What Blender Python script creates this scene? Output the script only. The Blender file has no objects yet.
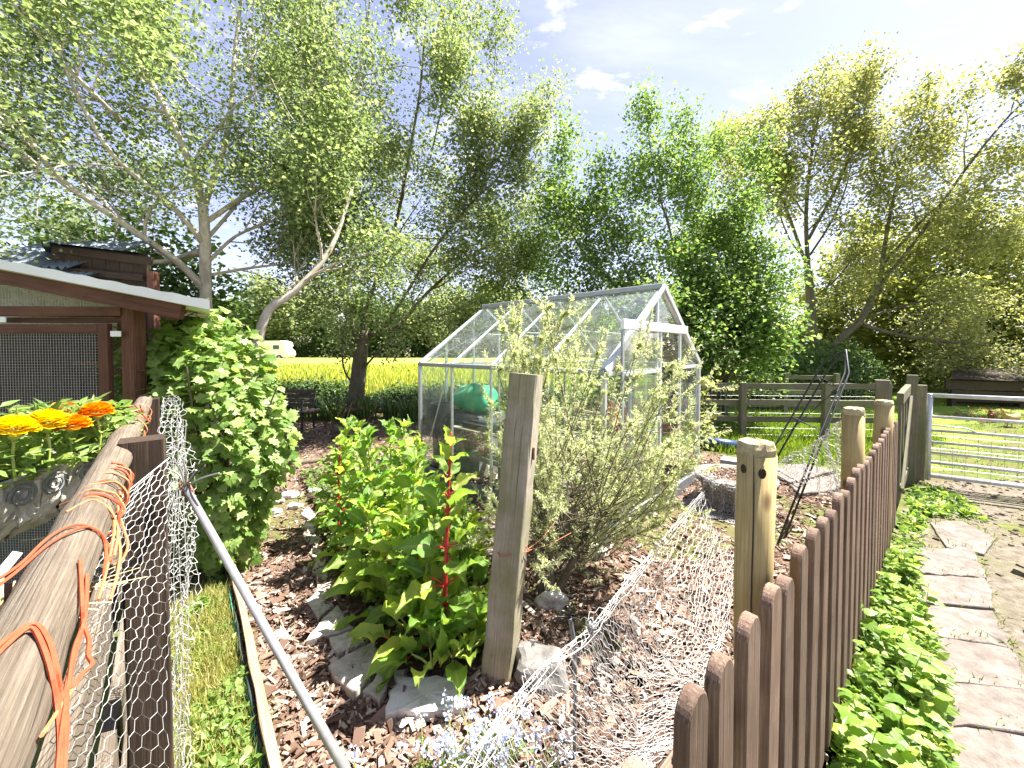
import bpy, math, random
import numpy as np
from mathutils import Vector, Matrix

SC = bpy.context.scene
COL = SC.collection
R = math.radians

# ------------------------------------------------------------------ camera
FOCAL, PITCH, SHIFT, CAM_H = 385.0, R(1.5), 24.0, 1.6
cam_data = bpy.data.cameras.new("camera")
cam_data.sensor_width = 36.0
cam_data.lens = 36.0 * FOCAL / 1024.0
cam_data.shift_y = -SHIFT / 1024.0
cam_data.clip_start = 0.02
cam_data.clip_end = 2000.0
cam = bpy.data.objects.new("camera", cam_data)
COL.objects.link(cam)
cam.location = (0, 0, CAM_H)
cam.rotation_euler = (R(90) - PITCH, 0, 0)
SC.camera = cam

# ------------------------------------------------------------------ light
SUN_EL, SUN_AZ = R(60), R(68)          # azimuth clockwise from straight ahead (+Y)
SUN = Vector((math.sin(SUN_AZ) * math.cos(SUN_EL), math.cos(SUN_AZ) * math.cos(SUN_EL), math.sin(SUN_EL)))
world = bpy.data.worlds.new("World")
SC.world = world
world.use_nodes = True
nt = world.node_tree
nt.nodes.clear()
def N(tree, t, **kw):
    n = tree.nodes.new(t)
    for k, v in kw.items():
        setattr(n, k, v)
    return n
sky = N(nt, "ShaderNodeTexSky", sky_type='NISHITA', sun_disc=False, sun_elevation=SUN_EL, sun_rotation=SUN_AZ,
        altitude=60.0, air_density=1.0, dust_density=0.5, ozone_density=1.6)
tc = N(nt, "ShaderNodeTexCoord")
sep = N(nt, "ShaderNodeSeparateXYZ")
nt.links.new(tc.outputs["Generated"], sep.inputs[0])
zc = N(nt, "ShaderNodeMath", operation='MAXIMUM'); zc.inputs[1].default_value = 0.0
nt.links.new(sep.outputs[2], zc.inputs[0])
za = N(nt, "ShaderNodeMath", operation='ADD'); za.inputs[1].default_value = 0.22
nt.links.new(zc.outputs[0], za.inputs[0])
dx = N(nt, "ShaderNodeMath", operation='DIVIDE'); dy = N(nt, "ShaderNodeMath", operation='DIVIDE')
nt.links.new(sep.outputs[0], dx.inputs[0]); nt.links.new(za.outputs[0], dx.inputs[1])
nt.links.new(sep.outputs[1], dy.inputs[0]); nt.links.new(za.outputs[0], dy.inputs[1])
cb = N(nt, "ShaderNodeCombineXYZ")
nt.links.new(dx.outputs[0], cb.inputs[0]); nt.links.new(dy.outputs[0], cb.inputs[1])
def cloud(scale, detail, rough, lo, hi, top, rot=(0, 0, 0), stretch=(1, 1, 1), loc=(0, 0, 0)):
    mp = N(nt, "ShaderNodeMapping"); mp.inputs["Rotation"].default_value = rot
    mp.inputs["Scale"].default_value = stretch; mp.inputs["Location"].default_value = loc
    nt.links.new(cb.outputs[0], mp.inputs[0])
    nz = N(nt, "ShaderNodeTexNoise")
    nz.inputs["Scale"].default_value = scale; nz.inputs["Detail"].default_value = detail
    nz.inputs["Roughness"].default_value = rough; nz.inputs["Distortion"].default_value = 0.15
    nt.links.new(mp.outputs[0], nz.inputs["Vector"])
    mr = N(nt, "ShaderNodeMapRange", interpolation_type='SMOOTHSTEP')
    mr.inputs[1].default_value = lo; mr.inputs[2].default_value = hi; mr.inputs[4].default_value = top
    nt.links.new(nz.outputs[0], mr.inputs[0])
    return mr.outputs[0]
c1 = cloud(0.8, 8, 0.6, 0.52, 0.80, 0.6, rot=(0, 0, 0.6), stretch=(0.5, 1.6, 1), loc=(0.9, 0.4, 0))   # thin high veil
c2 = cloud(6.5, 9, 0.62, 0.52, 0.74, 0.9, rot=(0, 0, 0.5), stretch=(0.7, 1.2, 1), loc=(3.1, 1.2, 0))                                    # small puffs
mx = N(nt, "ShaderNodeMath", operation='MAXIMUM')
nt.links.new(c1, mx.inputs[0]); nt.links.new(c2, mx.inputs[1])
mixc = N(nt, "ShaderNodeMix", data_type='RGBA')
nt.links.new(mx.outputs[0], mixc.inputs[0])
tint = N(nt, "ShaderNodeMix", data_type='RGBA', blend_type='MULTIPLY'); tint.inputs[0].default_value = 1.0
tint.inputs[7].default_value = (1.14, 0.96, 1.0, 1)
hs = N(nt, "ShaderNodeHueSaturation"); hs.inputs["Saturation"].default_value = 0.84; hs.inputs["Value"].default_value = 0.325
nt.links.new(sky.outputs[0], hs.inputs["Color"])
nt.links.new(hs.outputs[0], tint.inputs[6])
nt.links.new(tint.outputs[2], mixc.inputs[6]); mixc.inputs[7].default_value = (2.0, 2.0, 2.1, 1)
bg = N(nt, "ShaderNodeBackground"); bg.inputs[1].default_value = 0.08
out = N(nt, "ShaderNodeOutputWorld")
nt.links.new(mixc.outputs[2], bg.inputs[0]); nt.links.new(bg.outputs[0], out.inputs[0])

sl = bpy.data.lights.new("sun", 'SUN')
sl.energy = 2.05; sl.angle = R(0.5); sl.color = (1.0, 0.955, 0.88)
so = bpy.data.objects.new("sun", sl); COL.objects.link(so)
so.rotation_euler = (-SUN).to_track_quat('-Z', 'Y').to_euler()
so.location = (20, 20, 30)

SC.view_settings.view_transform = 'Standard'
SC.view_settings.look = 'None'
SC.view_settings.exposure = 3.45
SC.view_settings.gamma = 1.0
SC.render.engine = 'CYCLES'
SC.cycles.max_bounces = 10
SC.cycles.diffuse_bounces = 6
SC.cycles.glossy_bounces = 3
SC.cycles.transmission_bounces = 6
SC.cycles.transparent_max_bounces = 16
SC.cycles.caustics_reflective = False
SC.cycles.caustics_refractive = False
SC.cycles.use_denoising = True

rng = np.random.default_rng(7)
random.seed(7)

# ------------------------------------------------------------------ survey helpers: where a sight line of the photo meets the place
CP, SP = math.cos(PITCH), math.sin(PITCH)
def ray(px, py):
    xr = (px - 512.0) / FOCAL; yr = (384.0 - SHIFT - py) / FOCAL
    return np.array([xr, CP + yr * SP, -SP + yr * CP])
def P(px, py, Y):
    d = ray(px, py); s = Y / d[1]
    return np.array([d[0] * s, Y, CAM_H + d[2] * s])
def G(px, py, z=0.0):
    d = ray(px, py); s = (z - CAM_H) / d[2]
    return np.array([d[0] * s, d[1] * s, z])
def nrm(v):
    v = np.asarray(v, float); return v / (np.linalg.norm(v) + 1e-12)

# ------------------------------------------------------------------ mesh builder
def arr(x): return np.asarray(x, float)
class MB:
    def __init__(s):
        s.v = []; s.f = []; s.g = []; s.n = 0
    def add(s, v, f, g=None):
        v = arr(v).reshape(-1, 3)
        for ff in (f if isinstance(f, list) and len(f) and isinstance(f[0], np.ndarray) else [f]):
            if isinstance(ff, np.ndarray): s.f.append(ff + s.n)
            else:
                for poly in ff: s.f.append(np.asarray([poly]) + s.n)
        s.v.append(v); s.g.append(v if g is None else arr(g).reshape(-1, 3)); s.n += len(v)
        return s
    def beam(s, p0, p1, w, h, up=(0, 0, 1), ch=0.12, n=1, jit=0.0, taper=1.0, r=rng):
        """squared timber from p0 to p1, w wide, h along up, arrises chamfered"""
        p0, p1 = arr(p0), arr(p1); d = p1 - p0; L = np.linalg.norm(d); d = d / L
        side = nrm(np.cross(d, arr(up))); upv = np.cross(side, d)
        c = ch * min(w, h); a, b = w / 2, h / 2
        prof = np.array([(-a + c, -b), (a - c, -b), (a, -b + c), (a, b - c), (a - c, b), (-a + c, b), (-a, b - c), (-a, -b + c)])
        vs, gs = [], []
        for i in range(n + 1):
            t = i / n; k = 1 + (taper - 1) * t
            q = prof * k + (r.normal(0, jit, prof.shape) if jit else 0)
            o = p0 + d * L * t + (r.normal(0, jit, 3) if jit and 0 < i < n else 0)
            vs.append(o + q[:, :1] * side + q[:, 1:] * upv)
            gs.append(np.column_stack([np.full(8, L * t), q[:, 0], q[:, 1]]))
        fs = []
        for i in range(n):
            for j in range(8):
                fs.append((i * 8 + j, i * 8 + (j + 1) % 8, (i + 1) * 8 + (j + 1) % 8, (i + 1) * 8 + j))
        s.add(np.concatenate(vs), np.array(fs), np.concatenate(gs))
        base = s.n - 8 * (n + 1)
        s.f.append(np.array([[base + j for j in range(7, -1, -1)]]))
        s.f.append(np.array([[base + n * 8 + j for j in range(8)]]))
        return s
    def tube(s, pts, r, n=6, caps=True, wob=0.0, rr=rng):
        pts = arr(pts); m = len(pts)
        r = np.full(m, float(r)) if np.isscalar(r) else arr(r)
        t = np.gradient(pts, axis=0); t /= (np.linalg.norm(t, axis=1, keepdims=True) + 1e-12)
        a = np.array([0, 0, 1.0]) if abs(t[0][2]) < 0.9 else np.array([1.0, 0, 0])
        u = nrm(np.cross(t[0], a)); vs = []; gs = []; L = 0
        ang = np.arange(n) * 2 * math.pi / n
        for i in range(m):
            u = nrm(u - t[i] * np.dot(u, t[i])); w = np.cross(t[i], u)
            if i: L += np.linalg.norm(pts[i] - pts[i - 1])
            k = r[i] * (1 + (rr.normal(0, wob, n) if wob else 0) * np.ones(n))
            vs.append(pts[i] + (np.cos(ang) * k)[:, None] * u + (np.sin(ang) * k)[:, None] * w)
            gs.append(np.column_stack([np.full(n, L), np.cos(ang) * r[i], np.sin(ang) * r[i]]))
        i, j = np.meshgrid(np.arange(m - 1), np.arange(n), indexing='ij'); i = i.ravel(); j = j.ravel(); j2 = (j + 1) % n
        s.add(np.concatenate(vs), np.column_stack([i * n + j, i * n + j2, (i + 1) * n + j2, (i + 1) * n + j]), np.concatenate(gs))
        if caps:
            base = s.n - m * n
            s.f.append(np.array([[base + k for k in range(n - 1, -1, -1)]]))
            s.f.append(np.array([[base + (m - 1) * n + k for k in range(n)]]))
        return s
    def lathe(s, prof, c, n=24, axis=None, wob=0):
        """profile of (radius, height) about a vertical axis through c"""
        c = arr(c); ang = np.arange(n) * 2 * math.pi / n
        vs = [c + np.column_stack([np.cos(ang) * r, np.sin(ang) * r, np.full(n, z)]) for r, z in prof]
        m = len(prof); i, j = np.meshgrid(np.arange(m - 1), np.arange(n), indexing='ij'); i = i.ravel(); j = j.ravel(); j2 = (j + 1) % n
        v = np.concatenate(vs)
        if wob: v = v + rng.normal(0, wob, v.shape)
        s.add(v, np.column_stack([i * n + j, i * n + j2, (i + 1) * n + j2, (i + 1) * n + j]))
        base = s.n - m * n
        if prof[0][0] > 1e-4: s.f.append(np.array([[base + k for k in range(n - 1, -1, -1)]]))
        if prof[-1][0] > 1e-4: s.f.append(np.array([[base + (m - 1) * n + k for k in range(n)]]))
        return s
    def grid(s, fn, nu, nv):
        u, v = np.meshgrid(np.linspace(0, 1, nu + 1), np.linspace(0, 1, nv + 1), indexing='ij')
        p = fn(u.ravel(), v.ravel())
        i, j = np.meshgrid(np.arange(nu), np.arange(nv), indexing='ij'); i = i.ravel(); j = j.ravel(); k = nv + 1
        s.add(p, np.column_stack([i * k + j, (i + 1) * k + j, (i + 1) * k + j + 1, i * k + j + 1]))
        return s
    def prism(s, poly, z0, z1, bev=0.006, jit=0.0, r=rng, steps=1):
        """slab with the outline poly (xy), worn top edge"""
        poly = arr(poly)[:, :2]
        a = 0.5 * np.sum(poly[:, 0] * np.roll(poly[:, 1], -1) - np.roll(poly[:, 0], -1) * poly[:, 1])
        if a < 0: poly = poly[::-1]
        if steps > 1:
            q = []
            for i in range(len(poly)):
                for k in range(steps):
                    t = k / steps; p = poly[i] * (1 - t) + poly[(i + 1) % len(poly)] * t
                    q.append(p + (r.normal(0, jit, 2)))
            poly = arr(q)
        n = len(poly); c = poly.mean(0)
        sh = lambda d: poly + (c - poly) / (np.linalg.norm(c - poly, axis=1, keepdims=True) + 1e-9) * d
        zt = z1 + (r.normal(0, jit * 0.35, n) if jit else np.zeros(n))
        rings = [np.column_stack([poly, np.full(n, z0)]), np.column_stack([poly, zt - bev]),
                 np.column_stack([sh(bev), zt]), np.column_stack([sh(bev + 0.25 * np.linalg.norm(c - poly, axis=1, keepdims=True)), zt + r.normal(0, jit * 0.3, n)])]
        v = np.concatenate(rings + [np.array([[c[0], c[1], z1]])])
        fs = []
        for k in range(3):
            for j in range(n): fs.append((k * n + j, k * n + (j + 1) % n, (k + 1) * n + (j + 1) % n, (k + 1) * n + j))
        s.add(v, np.array(fs)); b = s.n - len(v)
        s.f.append(np.array([(b + 3 * n + j, b + 3 * n + (j + 1) % n, b + 4 * n) for j in range(n)]))
        s.f.append(np.array([[b + k for k in range(n - 1, -1, -1)]]))
        return s
    def scatter(s, tv, tf, pos, fr, sc):
        """copies of a small template (tv, tf) at pos, frames fr (N,3,3 columns), scales sc (N,) or (N,3)"""
        tv = arr(tv); tf = [np.asarray(q) for q in tf]; k = len(tv); n = len(pos)
        sc = arr(sc)
        if sc.ndim == 1: sc = np.repeat(sc[:, None], 3, 1)
        loc = tv[None] * sc[:, None, :]
        v = np.einsum('nij,nkj->nki', fr, loc) + pos[:, None, :]
        off = (np.arange(n) * k)[:, None, None]
        s.add(v.reshape(-1, 3), [(q[None] + off).reshape(-1, q.shape[1]) for q in tf], np.tile(tv, (n, 1)))
        return s
    def wires(s, p0, p1, r):
        p0, p1 = arr(p0), arr(p1); d = p1 - p0; L = np.linalg.norm(d, axis=1, keepdims=True); d = d / (L + 1e-9)
        a = np.where(np.abs(d[:, 2:3]) < 0.9, np.array([[0, 0, 1.0]]), np.array([[1.0, 0, 0]]))
        u = np.cross(d, a); u /= (np.linalg.norm(u, axis=1, keepdims=True) + 1e-9); w = np.cross(d, u)
        r = np.broadcast_to(np.asarray(r, float).reshape(-1, 1), (len(p0), 1))
        vs = []
        for e, p in ((0, p0), (1, p1)):
            for k in range(3):
                an = k * 2 * math.pi / 3
                vs.append(p + (math.cos(an) * u + math.sin(an) * w) * r)
        v = np.stack(vs, 1).reshape(-1, 3)
        o = (np.arange(len(p0)) * 6)[:, None]
        f = np.concatenate([o + np.array([[k, (k + 1) % 3, 3 + (k + 1) % 3, 3 + k]]) for k in range(3)])
        s.add(v, f)
        return s
    def mesh(s, name, mat, smooth=False, offset=(0, 0, 0)):
        v = np.concatenate(s.v) - arr(offset); g = np.concatenate(s.g)
        me = bpy.data.meshes.new(name)
        loops = np.concatenate([f.ravel() for f in s.f]).astype(np.int32)
        tot = np.concatenate([np.full(len(f), f.shape[1]) for f in s.f]).astype(np.int32)
        start = np.concatenate([[0], np.cumsum(tot)[:-1]]).astype(np.int32)
        me.vertices.add(len(v)); me.vertices.foreach_set("co", v.astype(np.float32).ravel())
        me.loops.add(len(loops)); me.loops.foreach_set("vertex_index", loops)
        me.polygons.add(len(tot)); me.polygons.foreach_set("loop_start", start)
        try: me.polygons.foreach_set("loop_total", tot)
        except Exception: pass
        me.polygons.foreach_set("use_smooth", np.full(len(tot), smooth))
        at = me.attributes.new("grain", 'FLOAT_VECTOR', 'POINT'); at.data.foreach_set("vector", g.astype(np.float32).ravel())
        me.update(calc_edges=True); me.validate()
        if mat is not None: me.materials.append(mat)
        return me
    def build(s, name, mat, parent=None, smooth=False, loc=None, kind=None, label=None):
        if parent is not None and parent.type == 'EMPTY': off = world_of(parent)
        elif parent is not None: off = world_of(parent)
        else:
            if loc is None:
                v = np.concatenate(s.v); off = np.array([*(v[:, :2].min(0) + v[:, :2].max(0)) / 2, v[:, 2].min()])
            else: off = arr(loc)
        o = bpy.data.objects.new(name, s.mesh(name, mat, smooth, off)); COL.objects.link(o)
        if parent is not None: o.parent = parent
        else: o.location = off
        if kind: o["kind"] = kind
        if label: o["label"] = label
        return o
def world_of(o):
    p = np.zeros(3)
    while o is not None:
        p += arr(o.location); o = o.parent
    return p
def thing(name, label, cat, loc, group=None):
    o = bpy.data.objects.new(name, None); COL.objects.link(o); o.empty_display_size = 0.1
    o.location = tuple(loc); return tag(o, label, cat, group)
def tag(o, label, cat, group=None):
    o["label"] = label; o["category"] = cat
    if group: o["group"] = group
    return o
def struct(o): o["kind"] = "structure"; return o
def stuff(o): o["kind"] = "stuff"; return o
def place(name, me, parent, loc, M=None, scale=1.0):
    """one more object using the mesh me, under parent; M a 3x3 rotation"""
    o = bpy.data.objects.new(name, me); COL.objects.link(o); o.parent = parent
    m = Matrix.Identity(4)
    if M is not None: m = Matrix([list(row) for row in M]).to_4x4()
    sc = (scale,) * 3 if np.isscalar(scale) else tuple(scale)
    o.matrix_local = Matrix.Translation(Vector(arr(loc) - world_of(parent))) @ m @ Matrix.Diagonal((*sc, 1))
    return o
def copy_thing(root, loc, rotz=0.0, label=None, scale=None):
    r = root.copy(); COL.objects.link(r); r.location = tuple(loc); r.rotation_euler = (0, 0, rotz)
    if scale is not None: r.scale = (scale,) * 3
    if label: r["label"] = label
    for c in list(root.children):
        d = c.copy(); COL.objects.link(d); d.parent = r
        for e in list(c.children):
            h = e.copy(); COL.objects.link(h); h.parent = d
    return r
def frames(d, nvec):
    d = arr(d); d = d / (np.linalg.norm(d, axis=1, keepdims=True) + 1e-9)
    s = np.cross(d, arr(nvec)); s /= (np.linalg.norm(s, axis=1, keepdims=True) + 1e-9)
    n = np.cross(s, d)
    return np.stack([s, d, n], axis=2)
def rand_dirs(n, r=rng):
    v = r.normal(0, 1, (n, 3)); return v / np.linalg.norm(v, axis=1, keepdims=True)
def smooth_path(pts, per=6):
    """Catmull-Rom through pts"""
    pts = arr(pts); q = np.vstack([2 * pts[0] - pts[1], pts, 2 * pts[-1] - pts[-2]]); outp = []
    for i in range(1, len(q) - 2):
        for k in range(per):
            t = k / per
            outp.append(0.5 * ((2 * q[i]) + (-q[i - 1] + q[i + 1]) * t + (2 * q[i - 1] - 5 * q[i] + 4 * q[i + 1] - q[i + 2]) * t * t + (-q[i - 1] + 3 * q[i] - 3 * q[i + 1] + q[i + 2]) * t ** 3))
    outp.append(q[-2]); return arr(outp)

# ------------------------------------------------------------------ materials
def newmat(name):
    m = bpy.data.materials.new(name); m.use_nodes = True
    t = m.node_tree; b = t.nodes["Principled BSDF"]; return m, t, b
def ramp(t, fac, cols):
    r = N(t, "ShaderNodeValToRGB"); e = r.color_ramp.elements
    while len(e) < len(cols): e.new(0.5)
    for i, (p, c) in enumerate(cols): e[i].position = p; e[i].color = (*c, 1)
    t.links.new(fac, r.inputs[0]); return r.outputs[0]
def noise(t, vec, scale, detail=4, rough=0.55, dist=0.0):
    n = N(t, "ShaderNodeTexNoise"); n.inputs["Scale"].default_value = scale; n.inputs["Detail"].default_value = detail
    n.inputs["Roughness"].default_value = rough; n.inputs["Distortion"].default_value = dist
    if vec is not None: t.links.new(vec, n.inputs["Vector"])
    return n.outputs[0]
def mixrgb(t, fac, a, b, mode='MIX'):
    m = N(t, "ShaderNodeMix", data_type='RGBA', blend_type=mode)
    for k, x in ((0, fac), (6, a), (7, b)):
        if hasattr(x, "links"): t.links.new(x, m.inputs[k])
        else: m.inputs[k].default_value = x if np.isscalar(x) else (*x[:3], 1)
    return m.outputs[2]
def bump(t, b, h, strength=0.4, dist=0.01):
    n = N(t, "ShaderNodeBump"); n.inputs["Strength"].default_value = strength; n.inputs["Distance"].default_value = dist
    t.links.new(h, n.inputs["Height"]); t.links.new(n.outputs[0], b.inputs["Normal"])
def grain_vec(t, scale):
    a = N(t, "ShaderNodeAttribute", attribute_name="grain")
    oi = N(t, "ShaderNodeObjectInfo")
    m = N(t, "ShaderNodeMapping"); m.inputs["Scale"].default_value = scale
    t.links.new(a.outputs["Vector"], m.inputs[0])
    ml = N(t, "ShaderNodeMath", operation='MULTIPLY'); ml.inputs[1].default_value = 37.0
    t.links.new(oi.outputs["Random"], ml.inputs[0])
    ad = N(t, "ShaderNodeVectorMath", operation='ADD')
    t.links.new(m.outputs[0], ad.inputs[0]); t.links.new(ml.outputs[0], ad.inputs[1])
    return ad.outputs[0], oi.outputs["Random"]
def wood(name, dark, mid, light, fibre=60, rough=0.8, knots=False, moss=None, spread=0.25, bumpy=0.5):
    m, t, b = newmat(name)
    v, rnd = grain_vec(t, (1.4, fibre, fibre))
    n1 = noise(t, v, 2.6, 10, 0.7, 0.7)
    c = ramp(t, n1, [(0.28, dark), (0.5, mid), (0.72, light)])
    v2, _ = grain_vec(t, (1.0, 1.0, 1.0))
    v3, _ = grain_vec(t, (0.9, fibre * 2.2, fibre * 2.2)); n4 = noise(t, v3, 1.0, 3, 0.5)
    c = mixrgb(t, ramp(t, n4, [(0.30, (0.75,) * 3), (0.40, (0.0,) * 3)]), c, tuple(x * 0.45 for x in dark))
    n2 = noise(t, v2, 7.0, 4, 0.6)
    c = mixrgb(t, ramp(t, n2, [(0.35, (0.0,) * 3), (0.75, (0.55,) * 3)]), c, dark)
    if knots:
        vo = N(t, "ShaderNodeTexVoronoi"); vo.inputs["Scale"].default_value = 1.0
        mp = N(t, "ShaderNodeMapping"); mp.inputs["Scale"].default_value = (5.0, 9, 9); t.links.new(v2, mp.inputs[0])
        t.links.new(mp.outputs[0], vo.inputs["Vector"])
        c = mixrgb(t, ramp(t, vo.outputs["Distance"], [(0.10, (0.85,) * 3), (0.2, (0.0,) * 3)]), c, (0.09, 0.045, 0.02))
    if moss:
        n3 = noise(t, v2, 4.0, 5, 0.6)
        c = mixrgb(t, ramp(t, n3, [(0.42, (0.0,) * 3), (0.68, (0.75,) * 3)]), c, moss)
    hv = N(t, "ShaderNodeHueSaturation")
    mr = N(t, "ShaderNodeMapRange"); mr.inputs[3].default_value = 1 - spread; mr.inputs[4].default_value = 1 + spread
    t.links.new(rnd, mr.inputs[0]); t.links.new(mr.outputs[0], hv.inputs["Value"]); t.links.new(c, hv.inputs["Color"])
    t.links.new(hv.outputs[0], b.inputs["Base Color"])
    b.inputs["Roughness"].default_value = rough; b.inputs["Specular IOR Level"].default_value = 0.25
    bump(t, b, n1, bumpy, 0.004)
    return m
def leafmat(name, cols, trans=0.42, rough=0.5, tcol=None, spec=0.3, per_object=False, sheen_noise=True):
    m, t, b = newmat(name)
    if per_object: f = N(t, "ShaderNodeObjectInfo").outputs["Random"]
    else: f = N(t, "ShaderNodeNewGeometry").outputs["Random Per Island"]
    k = len(cols)
    c = ramp(t, f, [(i / max(1, k - 1), q) for i, q in enumerate(cols)])
    t.links.new(c, b.inputs["Base Color"]); b.inputs["Roughness"].default_value = rough; b.inputs["Specular IOR Level"].default_value = spec
    tr = N(t, "ShaderNodeBsdfTranslucent")
    if tcol is None: tcol = (1.85, 1.8, 1.15)
    t.links.new(mixrgb(t, 1.0, c, tcol, 'MULTIPLY'), tr.inputs[0])
    ms = N(t, "ShaderNodeMixShader"); ms.inputs[0].default_value = trans
    o = t.nodes["Material Output"]
    t.links.new(b.outputs[0], ms.inputs[1]); t.links.new(tr.outputs[0], ms.inputs[2]); t.links.new(ms.outputs[0], o.inputs[0])
    return m
def plain(name, col, rough=0.6, metal=0.0, spec=0.4, vary=0.15, scale=30, bumpy=0.0):
    m, t, b = newmat(name)
    tcx = N(t, "ShaderNodeTexCoord")
    n = noise(t, tcx.outputs["Object"], scale, 5, 0.6)
    lo = tuple(x * (1 - vary) for x in col); hi = tuple(min(1, x * (1 + vary)) for x in col)
    t.links.new(ramp(t, n, [(0.3, lo), (0.7, hi)]), b.inputs["Base Color"])
    b.inputs["Roughness"].default_value = rough; b.inputs["Metallic"].default_value = metal; b.inputs["Specular IOR Level"].default_value = spec
    if bumpy: bump(t, b, n, bumpy, 0.01)
    return m
def stone(name, a, b_, c_, scale=9, bumpy=0.7, lichen=None):
    m, t, b = newmat(name)
    tcx = N(t, "ShaderNodeTexCoord"); oi = N(t, "ShaderNodeObjectInfo")
    ad = N(t, "ShaderNodeVectorMath", operation='ADD')
    ml = N(t, "ShaderNodeMath", operation='MULTIPLY'); ml.inputs[1].default_value = 23.0
    t.links.new(oi.outputs["Random"], ml.inputs[0])
    t.links.new(tcx.outputs["Object"], ad.inputs[0]); t.links.new(ml.outputs[0], ad.inputs[1])
    n1 = noise(t, ad.outputs[0], scale, 8, 0.68); n2 = noise(t, ad.outputs[0], scale * 0.35, 3, 0.5)
    c = ramp(t, n1, [(0.3, a), (0.5, b_), (0.72, c_)])
    c = mixrgb(t, ramp(t, n2, [(0.38, (0.0,) * 3), (0.7, (0.6,) * 3)]), c, lichen if lichen else a)
    t.links.new(c, b.inputs["Base Color"]); b.inputs["Roughness"].default_value = 0.9; b.inputs["Specular IOR Level"].default_value = 0.2
    bump(t, b, n1, bumpy, 0.012)
    return m
def glassmat():
    m, t, b = newmat("greenhouse_glass")
    t.nodes.remove(b)
    tr = N(t, "ShaderNodeBsdfTransparent"); tr.inputs[0].default_value = (0.93, 0.96, 0.95, 1)
    gl = N(t, "ShaderNodeBsdfGlossy"); gl.inputs["Roughness"].default_value = 0.02; gl.inputs[0].default_value = (1, 1, 1, 1)
    df = N(t, "ShaderNodeBsdfDiffuse"); df.inputs[0].default_value = (0.75, 0.78, 0.76, 1)      # dust and dried drips on the pane
    fr = N(t, "ShaderNodeFresnel"); ge = N(t, "ShaderNodeNewGeometry")
    io = N(t, "ShaderNodeMapRange"); io.inputs[3].default_value = 1.45; io.inputs[4].default_value = 1 / 1.45
    t.links.new(ge.outputs["Backfacing"], io.inputs[0]); t.links.new(io.outputs[0], fr.inputs[0])
    m1 = N(t, "ShaderNodeMixShader"); m2 = N(t, "ShaderNodeMixShader")
    g = N(t, "ShaderNodeTexCoord")
    n = noise(t, g.outputs["Object"], 3.5, 6, 0.6)
    mr = N(t, "ShaderNodeMapRange"); mr.inputs[1].default_value = 0.4; mr.inputs[2].default_value = 0.8; mr.inputs[3].default_value = 0.015; mr.inputs[4].default_value = 0.09
    t.links.new(n, mr.inputs[0]); t.links.new(mr.outputs[0], m2.inputs[0])
    t.links.new(fr.outputs[0], m1.inputs[0]); t.links.new(tr.outputs[0], m1.inputs[1]); t.links.new(gl.outputs[0], m1.inputs[2])
    t.links.new(m1.outputs[0], m2.inputs[1]); t.links.new(df.outputs[0], m2.inputs[2])
    t.links.new(m2.outputs[0], t.nodes["Material Output"].inputs[0])
    return m
def groundmat(name, cols, scale=6, scale2=0.8, b2=None, bumpy=0.6, rough=0.95):
    m, t, b = newmat(name)
    tcx = N(t, "ShaderNodeTexCoord")
    n1 = noise(t, tcx.outputs["Object"], scale, 9, 0.7); n2 = noise(t, tcx.outputs["Object"], scale2, 4, 0.6)
    c = ramp(t, n1, [(0.3, cols[0]), (0.5, cols[1]), (0.7, cols[2])])
    if b2: c = mixrgb(t, ramp(t, n2, [(0.42, (0.0,) * 3), (0.62, (0.8,) * 3)]), c, b2)
    t.links.new(c, b.inputs["Base Color"]); b.inputs["Roughness"].default_value = rough; b.inputs["Specular IOR Level"].default_value = 0.1
    bump(t, b, n1, bumpy, 0.03)
    return m
MT = {}
MT['grey_wood'] = wood("weathered_grey_wood", (0.19, 0.165, 0.12), (0.34, 0.30, 0.235), (0.46, 0.42, 0.34), moss=(0.16, 0.17, 0.06), spread=0.1)
MT['log'] = wood("pale_rail_log", (0.06, 0.045, 0.032), (0.14, 0.112, 0.082), (0.25, 0.212, 0.165), fibre=110, spread=0.1, bumpy=0.9)
MT['dark_post'] = wood("dark_old_post", (0.018, 0.011, 0.007), (0.042, 0.027, 0.018), (0.10, 0.07, 0.05), fibre=70, spread=0.1)
MT['treated'] = wood("treated_round_post", (0.25, 0.18, 0.075), (0.37, 0.285, 0.13), (0.47, 0.38, 0.2), fibre=44, knots=True, spread=0.08, bumpy=0.25)
MT['picket'] = wood("brown_picket_stain", (0.09, 0.054, 0.037), (0.19, 0.125, 0.09), (0.35, 0.265, 0.205), fibre=75, spread=0.26, bumpy=0.6)
MT['fence_wood'] = wood("aged_fence_wood", (0.09, 0.08, 0.055), (0.18, 0.16, 0.115), (0.28, 0.255, 0.19), moss=(0.12, 0.14, 0.05), spread=0.15)
MT['shed_wood'] = wood("red_brown_shed_wood", (0.05, 0.02, 0.012), (0.12, 0.05, 0.03), (0.2, 0.095, 0.06), spread=0.15, rough=0.65)
MT['sawn'] = stone("sawn_post_end", (0.27, 0.22, 0.12), (0.42, 0.36, 0.22), (0.55, 0.49, 0.33), 55, 0.9)
MT['board'] = wood("edging_board_wood", (0.2, 0.13, 0.08), (0.33, 0.23, 0.15), (0.42, 0.32, 0.22), spread=0.05)
MT['slat'] = wood("bench_slat_wood", (0.06, 0.045, 0.04), (0.12, 0.095, 0.085), (0.2, 0.17, 0.15), spread=0.15)
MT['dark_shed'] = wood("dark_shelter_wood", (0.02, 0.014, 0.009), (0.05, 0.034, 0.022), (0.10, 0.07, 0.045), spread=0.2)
MT['bark'] = wood("grey_brown_bark", (0.08, 0.063, 0.046), (0.17, 0.14, 0.107), (0.29, 0.25, 0.2), fibre=9, spread=0.1, bumpy=0.9, moss=(0.09, 0.1, 0.04))
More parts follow.
